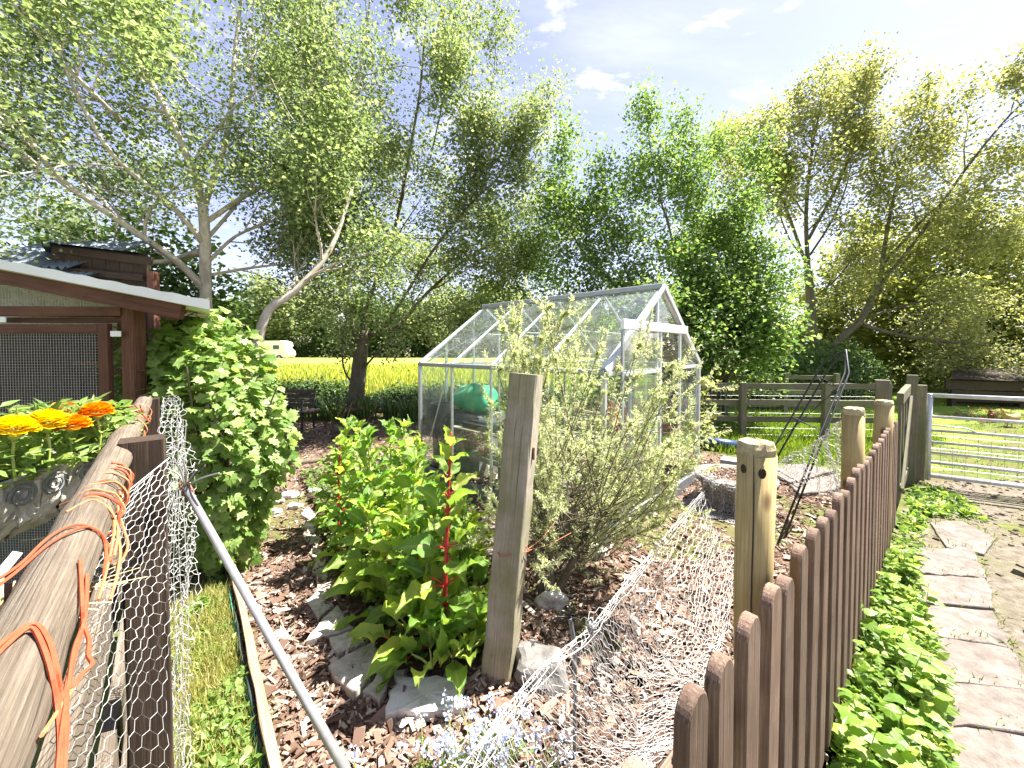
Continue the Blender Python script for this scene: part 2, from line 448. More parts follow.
MT['birch'] = wood("pale_birch_bark", (0.26, 0.22, 0.16), (0.5, 0.45, 0.37), (0.68, 0.64, 0.57), fibre=4, spread=0.05, bumpy=0.5)
MT['twig'] = plain("dead_twig", (0.16, 0.11, 0.07), 0.9)
MT['alu'] = plain("greenhouse_aluminium", (0.62, 0.64, 0.66), 0.42, 0.55, 0.5, 0.1, 12)
MT['alu_dark'] = plain("grey_gutter_metal", (0.33, 0.35, 0.37), 0.5, 0.4, 0.5, 0.12, 12)
MT['plinth'] = plain("grey_plinth_metal", (0.17, 0.185, 0.2), 0.55, 0.2, 0.4, 0.15, 9)
MT['galv'] = plain("galvanised_steel", (0.55, 0.56, 0.57), 0.45, 0.5, 0.5, 0.18, 16)
MT['wire'] = plain("galvanised_wire", (0.48, 0.47, 0.46), 0.5, 0.25, 0.5, 0.15, 20)
MT['mesh_wire'] = plain("weld_mesh_wire", (0.38, 0.39, 0.4), 0.5, 0.3, 0.5, 0.1, 20)
MT['black'] = plain("black_painted_steel", (0.018, 0.018, 0.02), 0.45, 0.0, 0.5, 0.2, 20)
MT['black_plastic'] = plain("black_plastic", (0.025, 0.026, 0.028), 0.4, 0.0, 0.5, 0.2, 10)
MT['rod'] = plain("grey_steel_rod", (0.36, 0.355, 0.35), 0.45, 0.5, 0.5, 0.15, 25)
MT['twine'] = plain("orange_baler_twine", (0.42, 0.072, 0.03), 0.7, 0.0, 0.3, 0.2, 120)
MT['twine_faded'] = plain("faded_baler_twine", (0.42, 0.165, 0.075), 0.8, 0.0, 0.2, 0.2, 120)
MT['white_roof'] = plain("white_roof_sheet", (0.78, 0.79, 0.8), 0.5, 0.0, 0.4, 0.08, 6)
MT['corrugated'] = plain("blue_grey_corrugated_sheet", (0.16, 0.2, 0.25), 0.45, 0.35, 0.5, 0.2, 5)
MT['render'] = stone("pale_rough_panel", (0.25, 0.23, 0.2), (0.42, 0.4, 0.36), (0.6, 0.58, 0.54), 40)
MT['concrete'] = stone("grey_concrete", (0.2, 0.195, 0.185), (0.3, 0.295, 0.28), (0.4, 0.395, 0.38), 14)
MT['slab'] = stone("brownish_paving_stone", (0.10, 0.082, 0.07), (0.18, 0.153, 0.133), (0.27, 0.236, 0.21), 16, 0.9)
MT['edge_stone'] = stone("pale_walling_stone", (0.24, 0.21, 0.165), (0.42, 0.385, 0.325), (0.6, 0.57, 0.5), 13)
MT['white_stone'] = stone("whitewashed_stone", (0.09, 0.07, 0.055), (0.55, 0.53, 0.5), (0.66, 0.64, 0.61), 8, 0.6, lichen=(0.5, 0.48, 0.44))
MT['rock'] = stone("grey_rock", (0.08, 0.075, 0.068), (0.17, 0.16, 0.148), (0.30, 0.285, 0.265), 10, 0.9)
MT['brick'] = stone("red_brick", (0.17, 0.075, 0.05), (0.28, 0.13, 0.09), (0.36, 0.2, 0.15), 16)
MT['liner'] = stone("coir_moss_liner", (0.36, 0.33, 0.28), (0.58, 0.545, 0.49), (0.76, 0.73, 0.68), 26, 1.0)
MT['green_plastic'] = plain("green_plastic_sack", (0.06, 0.42, 0.2), 0.3, 0.0, 0.6, 0.25, 7, 0.3)
MT['blue_plastic'] = plain("blue_plastic_drum", (0.02, 0.05, 0.13), 0.35, 0.0, 0.5, 0.1, 8)
MT['terracotta'] = plain("terracotta", (0.4, 0.15, 0.08), 0.8, 0.0, 0.3, 0.15, 15)
MT['tub'] = stone("weathered_grey_tub", (0.17, 0.16, 0.14), (0.3, 0.28, 0.25), (0.48, 0.44, 0.38), 12, 0.4)
MT['white_paint'] = plain("white_paint", (0.78, 0.79, 0.8), 0.35, 0.0, 0.5, 0.05, 4)
MT['window_dark'] = plain("dark_window_glass", (0.05, 0.07, 0.09), 0.12, 0.0, 0.6, 0.1, 4)
MT['tyre'] = plain("tyre_rubber", (0.02, 0.02, 0.02), 0.8)
MT['hessian'] = plain("weed_membrane", (0.035, 0.045, 0.04), 0.85, 0.0, 0.2, 0.2, 60)
MT['green_line'] = plain("green_cord", (0.02, 0.36, 0.25), 0.6)
MT['straw'] = plain("straw", (0.55, 0.42, 0.2), 0.9, 0.0, 0.2, 0.25, 50)
MT['glass'] = glassmat()
MT['ground'] = groundmat("meadow_ground", ((0.05, 0.07, 0.015), (0.09, 0.12, 0.028), (0.16, 0.18, 0.05)), 7, 0.7, (0.12, 0.09, 0.05))
MT['lawn'] = groundmat("lawn_turf", ((0.11, 0.18, 0.025), (0.17, 0.26, 0.035), (0.25, 0.33, 0.055)), 14, 0.9, (0.2, 0.28, 0.045))
MT['soil'] = groundmat("dark_soil", ((0.025, 0.017, 0.011), (0.055, 0.037, 0.024), (0.11, 0.075, 0.05)), 18, 2)
MT['mulch'] = groundmat("bark_mulch_base", ((0.055, 0.034, 0.023), (0.165, 0.106, 0.076), (0.32, 0.23, 0.175)), 42, 2.5, (0.23, 0.16, 0.118), 1.0)
MT['dirt'] = groundmat("trodden_earth_track", ((0.085, 0.068, 0.052), (0.16, 0.133, 0.105), (0.25, 0.215, 0.175)), 17, 1.3, (0.135, 0.13, 0.075), 0.9)
MT['field'] = groundmat("flowering_crop", ((0.2, 0.235, 0.04), (0.33, 0.35, 0.06), (0.43, 0.43, 0.085)), 3, 0.12, (0.27, 0.32, 0.06))
MT['crop'] = leafmat("crop_flowers", [(0.10, 0.15, 0.02), (0.24, 0.29, 0.05), (0.4, 0.41, 0.075), (0.48, 0.47, 0.10)], 0.3)
def chipmat():
    m, t, b = newmat("wood_chip")
    f = N(t, "ShaderNodeNewGeometry").outputs["Random Per Island"]
    c = ramp(t, f, [(0.0, (0.075, 0.043, 0.03)), (0.35, (0.18, 0.113, 0.082)), (0.7, (0.31, 0.222, 0.168)), (0.9, (0.47, 0.39, 0.325)), (1.0, (0.6, 0.53, 0.46))])
    v, _ = grain_vec(t, (60, 4, 60)); n = noise(t, v, 3, 3)
    c = mixrgb(t, ramp(t, n, [(0.3, (0.0,) * 3), (0.8, (0.5,) * 3)]), c, (0.06, 0.035, 0.02))
    t.links.new(c, b.inputs["Base Color"]); b.inputs["Roughness"].default_value = 0.85; b.inputs["Specular IOR Level"].default_value = 0.2
    return m
MT['chip'] = chipmat()
MT['birch_leaf'] = leafmat("birch_leaf", [(0.094, 0.14, 0.056), (0.135, 0.19, 0.08), (0.187, 0.24, 0.11), (0.26, 0.3, 0.18)], 0.48)
MT['apple_leaf'] = leafmat("pale_orchard_leaf", [(0.099, 0.145, 0.06), (0.151, 0.205, 0.09), (0.208, 0.25, 0.12), (0.291, 0.31, 0.22)], 0.48)
MT['plum_leaf'] = leafmat("bright_green_leaf", [(0.068, 0.135, 0.037), (0.114, 0.195, 0.051), (0.166, 0.25, 0.076), (0.25, 0.32, 0.119)], 0.46)
MT['ash_leaf'] = leafmat("olive_young_leaf", [(0.146, 0.175, 0.075), (0.208, 0.23, 0.098), (0.27, 0.28, 0.12), (0.343, 0.34, 0.18)], 0.45)
MT['lime_leaf'] = leafmat("yellow_green_leaf", [(0.135, 0.17, 0.053), (0.198, 0.23, 0.068), (0.27, 0.29, 0.09), (0.343, 0.35, 0.15)], 0.45)
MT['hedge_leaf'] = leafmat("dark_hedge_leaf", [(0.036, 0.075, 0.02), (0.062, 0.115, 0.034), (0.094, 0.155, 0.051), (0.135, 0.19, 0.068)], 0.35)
MT['vine_leaf'] = leafmat("pale_lobed_leaf", [(0.104, 0.19, 0.038), (0.166, 0.26, 0.06), (0.229, 0.32, 0.09), (0.291, 0.36, 0.135)], 0.4, 0.45)
MT['vine_leaf_single'] = leafmat("pale_lobed_leaf_single", [(0.104, 0.19, 0.038), (0.166, 0.26, 0.06), (0.229, 0.32, 0.09), (0.291, 0.36, 0.135)], 0.4, 0.45, per_object=True)
MT['weed_leaf'] = leafmat("lime_weed_leaf", [(0.062, 0.12, 0.03), (0.114, 0.2, 0.038), (0.177, 0.28, 0.053), (0.25, 0.35, 0.075), (0.343, 0.38, 0.15)], 0.4, 0.45)
MT['weed_single'] = leafmat("lime_weed_leaf_single", [(0.114, 0.21, 0.03), (0.187, 0.3, 0.045), (0.26, 0.36, 0.075)], 0.4, 0.42, per_object=True)
MT['dry_grass'] = leafmat("dry_grass_blade", [(0.26, 0.3, 0.09), (0.38, 0.38, 0.14), (0.5, 0.45, 0.24), (0.3, 0.37, 0.08)], 0.35)
MT['grass'] = leafmat("grass_blade", [(0.08, 0.15, 0.015), (0.14, 0.22, 0.025), (0.2, 0.28, 0.035), (0.26, 0.32, 0.05)], 0.4)
MT['strap_leaf'] = leafmat("strap_leaf", [(0.025, 0.06, 0.015), (0.05, 0.10, 0.025), (0.10, 0.15, 0.05), (0.2, 0.22, 0.1)], 0.35)
MT['rosemary'] = leafmat("rosemary_needle", [(0.279, 0.329, 0.187), (0.406, 0.464, 0.27), (0.533, 0.573, 0.373), (0.66, 0.659, 0.581)], 0.42, 0.5)
MT['rosemary_pale'] = leafmat("rosemary_faded_flower", [(0.35, 0.31, 0.26), (0.5, 0.46, 0.38), (0.42, 0.36, 0.27)], 0.35, 0.6, tcol=(1, 1, 1))
MT['fm_flower'] = leafmat("pale_blue_flower", [(0.46, 0.54, 0.8), (0.6, 0.66, 0.85), (0.72, 0.76, 0.87)], 0.3, 0.6, tcol=(1, 1, 1.1))
MT['red_leaf'] = leafmat("red_strap_leaf", [(0.13, 0.035, 0.04), (0.22, 0.06, 0.06), (0.32, 0.1, 0.09)], 0.35, 0.4, tcol=(1.6, 0.7, 0.6))
def chardleaf():
    m = leafmat("chard_leaf", [(0.11, 0.231, 0.033), (0.176, 0.308, 0.05), (0.253, 0.374, 0.066), (0.363, 0.44, 0.066)], 0.45, 0.32, per_object=True, spec=0.5)
    t = m.node_tree; b = t.nodes["Principled BSDF"]
    at = N(t, "ShaderNodeAttribute", attribute_name="grain")
    sx = N(t, "ShaderNodeSeparateXYZ"); t.links.new(at.outputs["Vector"], sx.inputs[0]); ab = N(t, "ShaderNodeMath", operation='ABSOLUTE'); t.links.new(sx.outputs[0], ab.inputs[0])
    old = b.inputs["Base Color"].links[0].from_socket
    t.links.new(mixrgb(t, ramp(t, ab.outputs[0], [(0.012, (0.8,) * 3), (0.05, (0.0,) * 3)]), old, (0.42, 0.47, 0.18)), b.inputs["Base Color"])
    n = noise(t, at.outputs["Vector"], 55, 3, 0.5); bump(t, b, n, 0.5, 0.01)
    return m
MT['chard'] = chardleaf()
MT['chard_red'] = plain("chard_red_stalk", (0.45, 0.025, 0.03), 0.3, 0.0, 0.6, 0.25, 30)
MT['chard_green'] = plain("chard_pale_stalk", (0.36, 0.42, 0.1), 0.35, 0.0, 0.5, 0.2, 30)
MT['marigold_y'] = leafmat("yellow_marigold_petal", [(0.8, 0.58, 0.0), (0.88, 0.68, 0.0), (0.92, 0.76, 0.02)], 0.3, 0.6, tcol=(1, 0.95, 0.5))
MT['marigold_o'] = leafmat("orange_marigold_petal", [(0.82, 0.25, 0.0), (0.88, 0.35, 0.0), (0.9, 0.42, 0.01)], 0.3, 0.6, tcol=(1, 0.8, 0.3))
MT['hen_buff'] = plain("buff_feathers", (0.5, 0.33, 0.16), 0.9, 0, 0.1, 0.25, 25)
MT['hen_brown'] = plain("brown_feathers", (0.2, 0.1, 0.045), 0.9, 0, 0.1, 0.3, 25)
MT['comb'] = plain("red_comb", (0.5, 0.03, 0.03), 0.6)
# ================================================================== THE SETTING
def poly_sheet(name, pts, z, mat, cell=0.12, amp=0.0, seed=1, edge=0.0):
    """ground sheet filling the outline pts, built on a fine grid clipped to the outline"""
    pts = arr([q[:2] for q in pts])
    b = [Vector((x, y, 0)) for x, y in pts]
    import bmesh
    bm = bmesh.new()
    x0, y0 = pts.min(0); x1, y1 = pts.max(0)
    nx, ny = int((x1 - x0) / cell) + 1, int((y1 - y0) / cell) + 1
    X, Y = np.meshgrid(x0 + (np.arange(nx + 1)) * cell, y0 + np.arange(ny + 1) * cell, indexing='ij')
    cx, cy = X[:-1, :-1] + cell / 2, Y[:-1, :-1] + cell / 2
    ins = inside(cx.ravel(), cy.ravel(), pts).reshape(cx.shape)
    Z = np.full(X.shape, float(z))
    if amp: Z = Z + amp * relief(X, Y, seed)
    k = ny + 1
    i, j = np.nonzero(ins)
    f = np.column_stack([i * k + j, (i + 1) * k + j, (i + 1) * k + j + 1, i * k + j + 1])
    used = np.unique(f); mp = np.full(X.size, -1); mp[used] = np.arange(len(used))
    jig = np.random.default_rng(seed).normal(0, cell * 0.18, (len(used), 2))
    v = np.column_stack([X.ravel()[used], Y.ravel()[used], Z.ravel()[used]]); v[:, :2] += jig
    m = MB(); m.add(v, mp[f])
    bm.free()
    o = m.build(name, mat, None, True, loc=(0, 0, 0)); struct(o); return o
def inside(x, y, poly):
    poly = arr([q[:2] for q in poly]); r = np.zeros(len(x), bool); n = len(poly); j = n - 1
    for i in range(n):
        xi, yi = poly[i]; xj, yj = poly[j]
        c = ((yi > y) != (yj > y)) & (x < (xj - xi) * (y - yi) / (yj - yi + 1e-12) + xi); r ^= c; j = i
    return r
def relief(x, y, seed=1):
    r = np.random.default_rng(seed); z = np.zeros_like(x)
    for k in range(14):
        w = r.uniform(1, 9); a = r.uniform(0, 2 * math.pi); ph = r.uniform(0, 6.28)
        z += np.sin((x * math.cos(a) + y * math.sin(a)) * w + ph) / (1 + 0.5 * w)
    return z / 1.6

# one sheet to the horizon
m = MB()
rad = np.concatenate([[0], np.geomspace(2, 900, 30)]); nA = 64
an = np.arange(nA) * 2 * math.pi / nA
v = np.concatenate([np.column_stack([np.cos(an) * q, np.sin(an) * q, np.zeros(nA)]) for q in rad[1:]] + [np.zeros((1, 3))])
fs = [];
for k in range(len(rad) - 2):
    for j in range(nA): fs.append((k * nA + j, k * nA + (j + 1) % nA, (k + 1) * nA + (j + 1) % nA, (k + 1) * nA + j))
m.add(v, np.array(fs)); m.f.append(np.array([(len(v) - 1, j, (j + 1) % nA) for j in range(nA)]))
v_far = m.v[0]; struct(m.build("ground", MT['ground'], None, True, loc=(0, 0, -0.012)))

FDX, FDY = -0.4375, 1.13           # picket line: X = FDX + FDY * Y
def picket_line(Y): return np.array([FDX + FDY * Y, Y, 0.0])
def rail_line(Y): return np.array([-0.13 - 0.89 * Y, Y, 0.0])      # left fence line
def board_line(Y): return np.array([0.28 - 0.845 * Y, Y, 0.0])

BED = [(0.05, 0.40), (-0.6, 1.05), board_line(1.47)[:2], board_line(2.46)[:2], (-2.35, 2.9), (-3.0, 3.6), (-4.6, 5.2), (-6.2, 7.0), (-5.6, 8.1),
       (-3.2, 8.6), (-0.8, 7.4), (1.6, 6.5), (3.0, 6.0), (3.9, 4.9), (4.1, 4.1), picket_line(3.3)[:2], picket_line(1.0)[:2], picket_line(0.5)[:2]]
poly_sheet("mulch_bed", BED, 0.012, MT['mulch'], 0.06, 0.02, 3)
CHARD_BED = [G(300, 478), G(330, 470), G(420, 490), G(470, 520), G(497, 600), G(480, 672), G(430, 682), G(394, 676), G(372, 640), G(345, 605), G(328, 560), G(318, 515)]
poly_sheet("planting_bed_soil", CHARD_BED, 0.05, MT['soil'], 0.05, 0.022, 5)
DIRT = [G(905, 768), G(895, 640), G(890, 560), G(905, 520), G(918, 496), (4.95, 4.62), (6.2, 4.75), (9.5, 3.2), (9.0, 0.4), (3.0, 0.3), (1.2, 1.0)]
poly_sheet("earth_track", DIRT, 0.004, MT['dirt'], 0.09, 0.006, 8)
LAWN = [(4.9, 5.2), (6.2, 4.85), (9.4, 3.4), (30, 3), (40, 30), (14, 34), (6.0, 14), (4.2, 8.6)]
poly_sheet("lawn", LAWN, 0.004, MT['lawn'], 0.5, 0.02, 9)
FIELD = [(-62, 11.2), (7.5, 11.2), (12, 60), (14, 74), (-105, 74)]
m = MB()
def fieldfn(u, v):
    y = 11.4 + 62 * v ** 1.8; x = (-1.35 * y - 6) + u * (1.55 * y + 12)
    return np.column_stack([x, y, 0.22 + 0.05 * relief(x * 2.2, y * 2.2, 4) + 0.1 * np.clip((y - 12) / 30, 0, 1)])
m.grid(fieldfn, 240, 130); struct(m.build("crop_field", MT['field'], None, True, loc=(0, 0, 0)))

# ---- crop stalks on the near part of the field
n = 26000
yy = 11.5 + 22 * rng.random(n) ** 1.6; xx = -1.05 * yy + rng.random(n) * (1.35 * yy)
pos = np.column_stack([xx, yy, 0.2 + 0 * xx])
tv = [(-0.5, 0, 0), (0.5, 0, 0), (0.35, 0.55, 0.1), (0, 1, 0.15), (-0.35, 0.55, 0.1)]
d = np.column_stack([rng.normal(0, .25, n), rng.normal(0, .25, n), np.ones(n)])
m = MB(); m.scatter(tv, [[(0, 1, 2, 3, 4)]], pos, frames(d, rand_dirs(n) * [1, 1, 0.1]), np.column_stack([rng.uniform(.05, .1, n), rng.uniform(.22, .42, n), rng.uniform(.05, .1, n)]))
o = m.build("crop_flowers", MT['crop'], None, loc=(0, 0, 0)); stuff(o); tag(o, "yellow flowering crop filling the field beyond the hedge", "crop")

# ---- wood chips
def chips(poly, n, ymin, ymax, power, zbase, seed, skip=None, smin=0.018, smax=0.06):
    r = np.random.default_rng(seed)
    poly = arr([q[:2] for q in poly])
    P0, P1 = poly.min(0), poly.max(0); out = []
    got = 0
    while got < n:
        x = r.uniform(P0[0], P1[0], 60000); y = r.uniform(P0[1], P1[1], 60000)
        keep = inside(x, y, poly) & (r.random(60000) < np.minimum(1, (0.9 / np.maximum(y, 0.5)) ** power))
        if skip is not None: keep &= ~inside(x, y, skip)
        out.append(np.column_stack([x[keep], y[keep]])); got += keep.sum()
    q = np.concatenate(out)[:n]
    tv = [(-.5, -.5, 0), (.5, -.42, 0), (.46, .5, .3), (-.38, .46, .15), (-.45, -.45, 1), (.42, -.5, .8), (.4, .42, 1.1), (-.5, .5, .9), ]
    tf = [[(0, 3, 2, 1), (4, 5, 6, 7), (0, 1, 5, 4), (1, 2, 6, 5), (2, 3, 7, 6), (3, 0, 4, 7)]]
    L = np.exp(r.normal(math.log(0.025), 0.72, n)).clip(0.006, smax * 2.0); W = L * r.uniform(.12, .45, n); H = r.uniform(.0025, .007, n)
    d = np.column_stack([r.normal(0, 1, n), r.normal(0, 1, n), r.normal(0, .28, n)])
    nv = np.column_stack([r.normal(0, .4, n), r.normal(0, .4, n), np.ones(n)])
    z = zbase + 0.02 * relief(q[:, 0], q[:, 1], 3) + r.uniform(0, .022, n)
    mm = MB(); mm.scatter(tv, tf, np.column_stack([q, z]), frames(d, nv), np.column_stack([W, L, H]))
    return mm
m = chips(BED, 46000, 0, 8, 1.1, 0.012, 21, CHARD_BED)
o = m.build("wood_chips", MT['chip'], None, loc=(0, 0, 0)); stuff(o); tag(o, "loose brown wood chips covering the garden path between the fences", "mulch")

# ---- stepping slabs beside the weeds
walk = m = None
slabs = [
    [(932, 523), (962, 521), (994, 538), (983, 553), (947, 546)],
    [(923, 549), (974, 551), (984, 577), (960, 575), (921, 573)],
    [(921, 576), (962, 578), (984, 580), (993, 608), (926, 602)],
    [(925, 605), (992, 611), (1003, 633), (1010, 647), (934, 634)],
    [(934, 637), (1010, 650), (1023, 672), (1030, 690), (945, 681)],
    [(946, 684), (1031, 693), (1046, 735), (949, 724)],
    [(949, 727), (1047, 739), (1078, 800), (952, 790)]]
path = MB(); path.prism([G(915, 515), G(1000, 530), G(1060, 800), G(935, 800)], -0.01, 0.01, 0.004)
path = path.build("stone_path", MT['dirt'], None, loc=(0, 0, 0)); struct(path)
for i, s in enumerate(slabs):
    q = arr([G(x, y, 0.03) for x, y in s]); q = q.mean(0) + (q - q.mean(0)) * 1.055; mm = MB(); mm.prism(q, 0.002, 0.03 + 0.004 * (i % 3), 0.004, 0.005, np.random.default_rng(50 + i), 4)
    mm.build("slab", MT['slab'], path)

# ---- grit and clods on the trodden track
def grit(poly, n, size, seed):
    r = np.random.default_rng(seed); poly = arr([q[:2] for q in poly]); P0, P1 = poly.min(0), poly.max(0); q = r.uniform(P0, P1, (n * 3, 2)); q = q[inside(q[:, 0], q[:, 1], poly)][:n]; n = len(q)
    tv = [(-.5, -.4, 0), (.5, -.45, 0), (.45, .5, 0), (-.42, .45, 0), (-.3, -.25, .6), (.3, -.3, .7), (.28, .3, .6), (-.3, .32, .75)]
    tf = [[(4, 5, 6, 7), (0, 1, 5, 4), (1, 2, 6, 5), (2, 3, 7, 6), (3, 0, 4, 7)]]
    a = r.uniform(0, 6.28, n); d = np.column_stack([np.cos(a), np.sin(a), 0 * a]); s = size * np.exp(r.normal(0, .55, n))
    mm = MB(); mm.scatter(tv, tf, np.column_stack([q, np.full(n, .001)]), frames(d, np.tile([0, 0, 1.], (n, 1))), np.column_stack([s, s * r.uniform(.6, 1.3, n), s * r.uniform(.35, .8, n)])); return mm
o = grit(DIRT, 9000, .016, 3).build("track_grit", MT['dirt'], None, loc=(0, 0, 0)); stuff(o); tag(o, "loose grit and earth crumbs scattered over the trodden track at the right", "grit")
# ---- stones edging the planting bed
edging = thing("stone_edging", "rough pale stones edging the chard bed beside the chip path", "stone edging", G(350, 650))
st = [([(307, 640), (319, 621), (337, 605), (352, 627)], .07), ([(330, 638), (355, 629), (363, 642), (337, 653)], .075),
      ([(330, 664), (374, 638), (381, 661), (351, 694)], .085), ([(364, 690), (382, 664), (393, 665), (382, 700)], .07),
      ([(394, 678), (396, 660), (408, 662), (406, 678)], .08), ([(308, 600), (318, 590), (333, 604), (318, 618)], .06),
      ([(314, 588), (318, 575), (334, 585), (326, 598)], .05), ([(311, 570), (318, 558), (330, 568), (325, 580)], .06),
      ([(308, 553), (316, 545), (326, 553), (320, 562)], .05), ([(303, 538), (312, 530), (322, 538), (314, 547)], .05),
      ([(302, 526), (309, 519), (319, 525), (312, 534)], .05), ([(300, 514), (307, 507), (317, 513), (310, 521)], .045)]
for i, (s, h) in enumerate(st):
    mm = MB(); h = h * .6; mm.prism([G(x, y, h) for x, y in s], -.02, h, 0.006, 0.007, np.random.default_rng(80 + i), 3)
    mm.build("stone", MT['edge_stone'], edging)
mm = MB(); mm.prism([G(x, y, .05) for x, y in [(386, 712), (396, 677), (463, 675), (465, 708)]], -.02, .05, .006, .006, np.random.default_rng(97), 5)
tag(mm.build("painted_stone", MT['white_stone'], None), "flat whitewashed stone block with dark flaked patches below the chard", "stone")
def boulder(name, c, size, mat, label, cat="rock", seed=1, group=None):
    r = np.random.default_rng(seed); mm = MB(); size = arr(size)
    def fn(u, v):
        th = u * 2 * math.pi; ph = (v - .5) * math.pi
        p = np.column_stack([np.cos(th) * np.cos(ph), np.sin(th) * np.cos(ph), np.sin(ph)])
        p = np.sign(p) * np.abs(p) ** 0.75
        k = np.zeros(len(p)); 
        for a in range(9):
            q = nrm(r.normal(0, 1, 3)); k += 0.07 * np.sin(p @ q * r.uniform(2, 7) + r.uniform(0, 6))
        return arr(c) + p * (1 + k)[:, None] * size
    mm.grid(fn, 22, 12)
    return tag(mm.build(name, mat, None, False), label, cat, group)
boulder("rock", G(541, 690) + [0, .06, .05], (.135, .12, .10), MT['rock'], "large grey rock at the foot of the square post, behind the wire netting", seed=4)
boulder("brick_lump", G(500, 716) + [0, 0, .03], (.05, .04, .04), MT['brick'], "small broken red brick beside the pale blue flowers", "brick", seed=6)
boulder("rock", G(551, 606) + [0, 0, .03], (.09, .05, .06), MT['white_stone'], "bright white stone lying under the rosemary bush", seed=8)
boulder("rock", G(597, 556) + [0, 0, .04], (.07, .05, .05), MT['white_stone'], "small white stone half hidden behind the rosemary stems", seed=9)
cx = [(290, 497, .09), (279, 503, .06), (317, 494, .1), (295, 508, .07), (311, 529, .07), (276, 513, .05)]
for i, (x, y, s) in enumerate(cx):
    boulder("rubble_stone", G(x, y) + [0, 0, .02], (s, s * .7, s * .45), MT['white_stone'], "pale rubble stone in the loose heap on the chip path", "stone", seed=30 + i, group="rubble stones on the chip path")

# ================================================================== PICKET FENCE
fence = thing("picket_fence", "brown picket fence with rounded tops running beside the stone slab path", "picket fence", picket_line(1.8))
fd = nrm([FDY, 1, 0]); fn_out = np.array([fd[1], -fd[0], 0])        # along the fence, and outwards to the slab path
def picket_mesh(seed):
    r = np.random.default_rng(seed); w, th, H = .043 + r.normal(0, .0012), .03 + r.normal(0, .001), .935 + r.normal(0, .006)
    out = [(-w, 0), (w, 0), (w, H - .045)] + [(w * math.cos(a), H - .045 + .045 * math.sin(a)) for a in np.linspace(0, math.pi, 15)[1:-1]] + [(-w, H - .045)]
    out = arr(out); k = len(out); c = 0.003
    cen = np.array([0, H / 2]); ins = out + np.sign(cen - out) * c
    v = []; g = []
    for (q, t) in ((ins, -th / 2), (out, -th / 2 + c), (out, th / 2 - c), (ins, th / 2)):
        v += [q[j][0] * fd + fn_out * t + np.array([0, 0, q[j][1]]) for j in range(k)]
        g += [(q[j][1], q[j][0], t) for j in range(k)]
    f = [(a * k + j, a * k + (j + 1) % k, (a + 1) * k + (j + 1) % k, (a + 1) * k + j) for a in range(3) for j in range(k)]
    mm = MB(); mm.add(v, np.array(f), g)
    mm.f.append(np.array([list(range(k - 1, -1, -1))])); mm.f.append(np.array([list(range(3 * k, 4 * k))]))
    return mm.mesh("picket", MT['picket'])
pm = [picket_mesh(i) for i in range(9)]
s = 0.0; L0 = picket_line(0.55); step = 0.158
npk = int((3.52 - 0.55) * math.hypot(FDY, 1) / step)
for i in range(npk):
    p = L0 + fd * step * i + [0, 0, .055 + rng.normal(0, .007)]
    a = rng.normal(0, .012); ca, sa = math.cos(a), math.sin(a); b_ = rng.normal(0, .02)
    M = np.column_stack([fd * ca + np.array([0, 0, sa]), fn_out, -fd * sa + np.array([0, 0, ca])]) @ np.column_stack([fd, fn_out, [0, 0, 1]]).T
    place("picket", pm[int(rng.integers(0, 9))], fence, p, M)
for z in (0.28, 0.78):
    mm = MB(); a = L0 - fd * .1 - fn_out * .04; b_ = picket_line(3.5) - fn_out * .04
    mm.beam([a[0], a[1], z], [b_[0], b_[1], z], .032, .07, n=10, jit=.001); mm.build("fence_rail", MT['picket'], fence)
def round_post(px, py, Y, rad, label, z0=-.02):
    top = P(px, py, Y); r = np.random.default_rng(int(px)); mm = MB()
    zs = [z0, .3, .6, .9, top[2] - .03]
    prof_r = [rad * 1.02, rad * 1.01, rad, rad, rad]
    mm.tube([(top[0] + r.normal(0, .002), Y + r.normal(0, .002), z) for z in zs], prof_r, 20, wob=.008)
    o = thing("round_post", label, "fence post", (top[0], Y, 0), "round posts behind the picket fence")
    mm.build("shaft", MT['treated'], o, True)
    cap = MB(); cap.lathe([(rad * .995, top[2] - .032), (rad * .99, top[2] - .012), (rad * .88, top[2] + .004), (rad * .5, top[2] + .010), (0.0005, top[2] + .011)], (top[0], Y, 0), 20, wob=.0016)
    cap.build("sawn_top", MT['sawn'], o, False)
    return top
r1 = round_post(756, 443, 1.13, .0505, "thick round wooden post nearest the camera with a cracked face and two knots")
r2 = round_post(853.5, 409, 2.15, .0505, "round wooden post halfway along the picket fence beside the sagging wire")
r3 = round_post(884, 401, 3.05, .058, "round wooden post at the gate end of the picket fence")
# crack and knots on the nearest post
o1 = [o for o in bpy.data.objects if o.name == "round_post"][0]
mm = MB(); c = np.array([r1[0], 1.13]); to = nrm(np.array([-c[0], -c[1], 0])); 
pts = []
for k in range(12):
    z = 1.30 - k * .085; a = math.atan2(to[1], to[0]) - .10 + .035 * math.sin(k * .9) + .02 * k * .3
    pts.append((c[0] + math.cos(a) * 0.0506, c[1] + math.sin(a) * 0.0506, z))
mm.tube(pts, [.001] + [.0024] * 10 + [.001], 4); mm.build("crack", MT['black'], o1)
for da, z, s in ((-.62, 1.255, .011), (.32, 1.25, .013), (.1, .62, .010)):
    mm = MB(); a = math.atan2(to[1], to[0]) + da; q = np.array([math.cos(a), math.sin(a), 0]); pc = np.array([c[0], c[1], z]) + q * .0498
    u = np.cross(q, [0, 0, 1]); t_ = np.linspace(0, 2 * math.pi, 13)[:-1]
    mm.add(np.concatenate([[pc + q * .0025], [pc + q * .0018 + (math.cos(x) * u * .8 + math.sin(x) * np.array([0, 0, 1.2])) * s for x in t_]]), np.array([(0, 1 + k, 1 + (k + 1) % 12) for k in range(12)]))
    mm.build("knot", MT['dark_post'] if z > 1 else MT['white_paint'], o1)

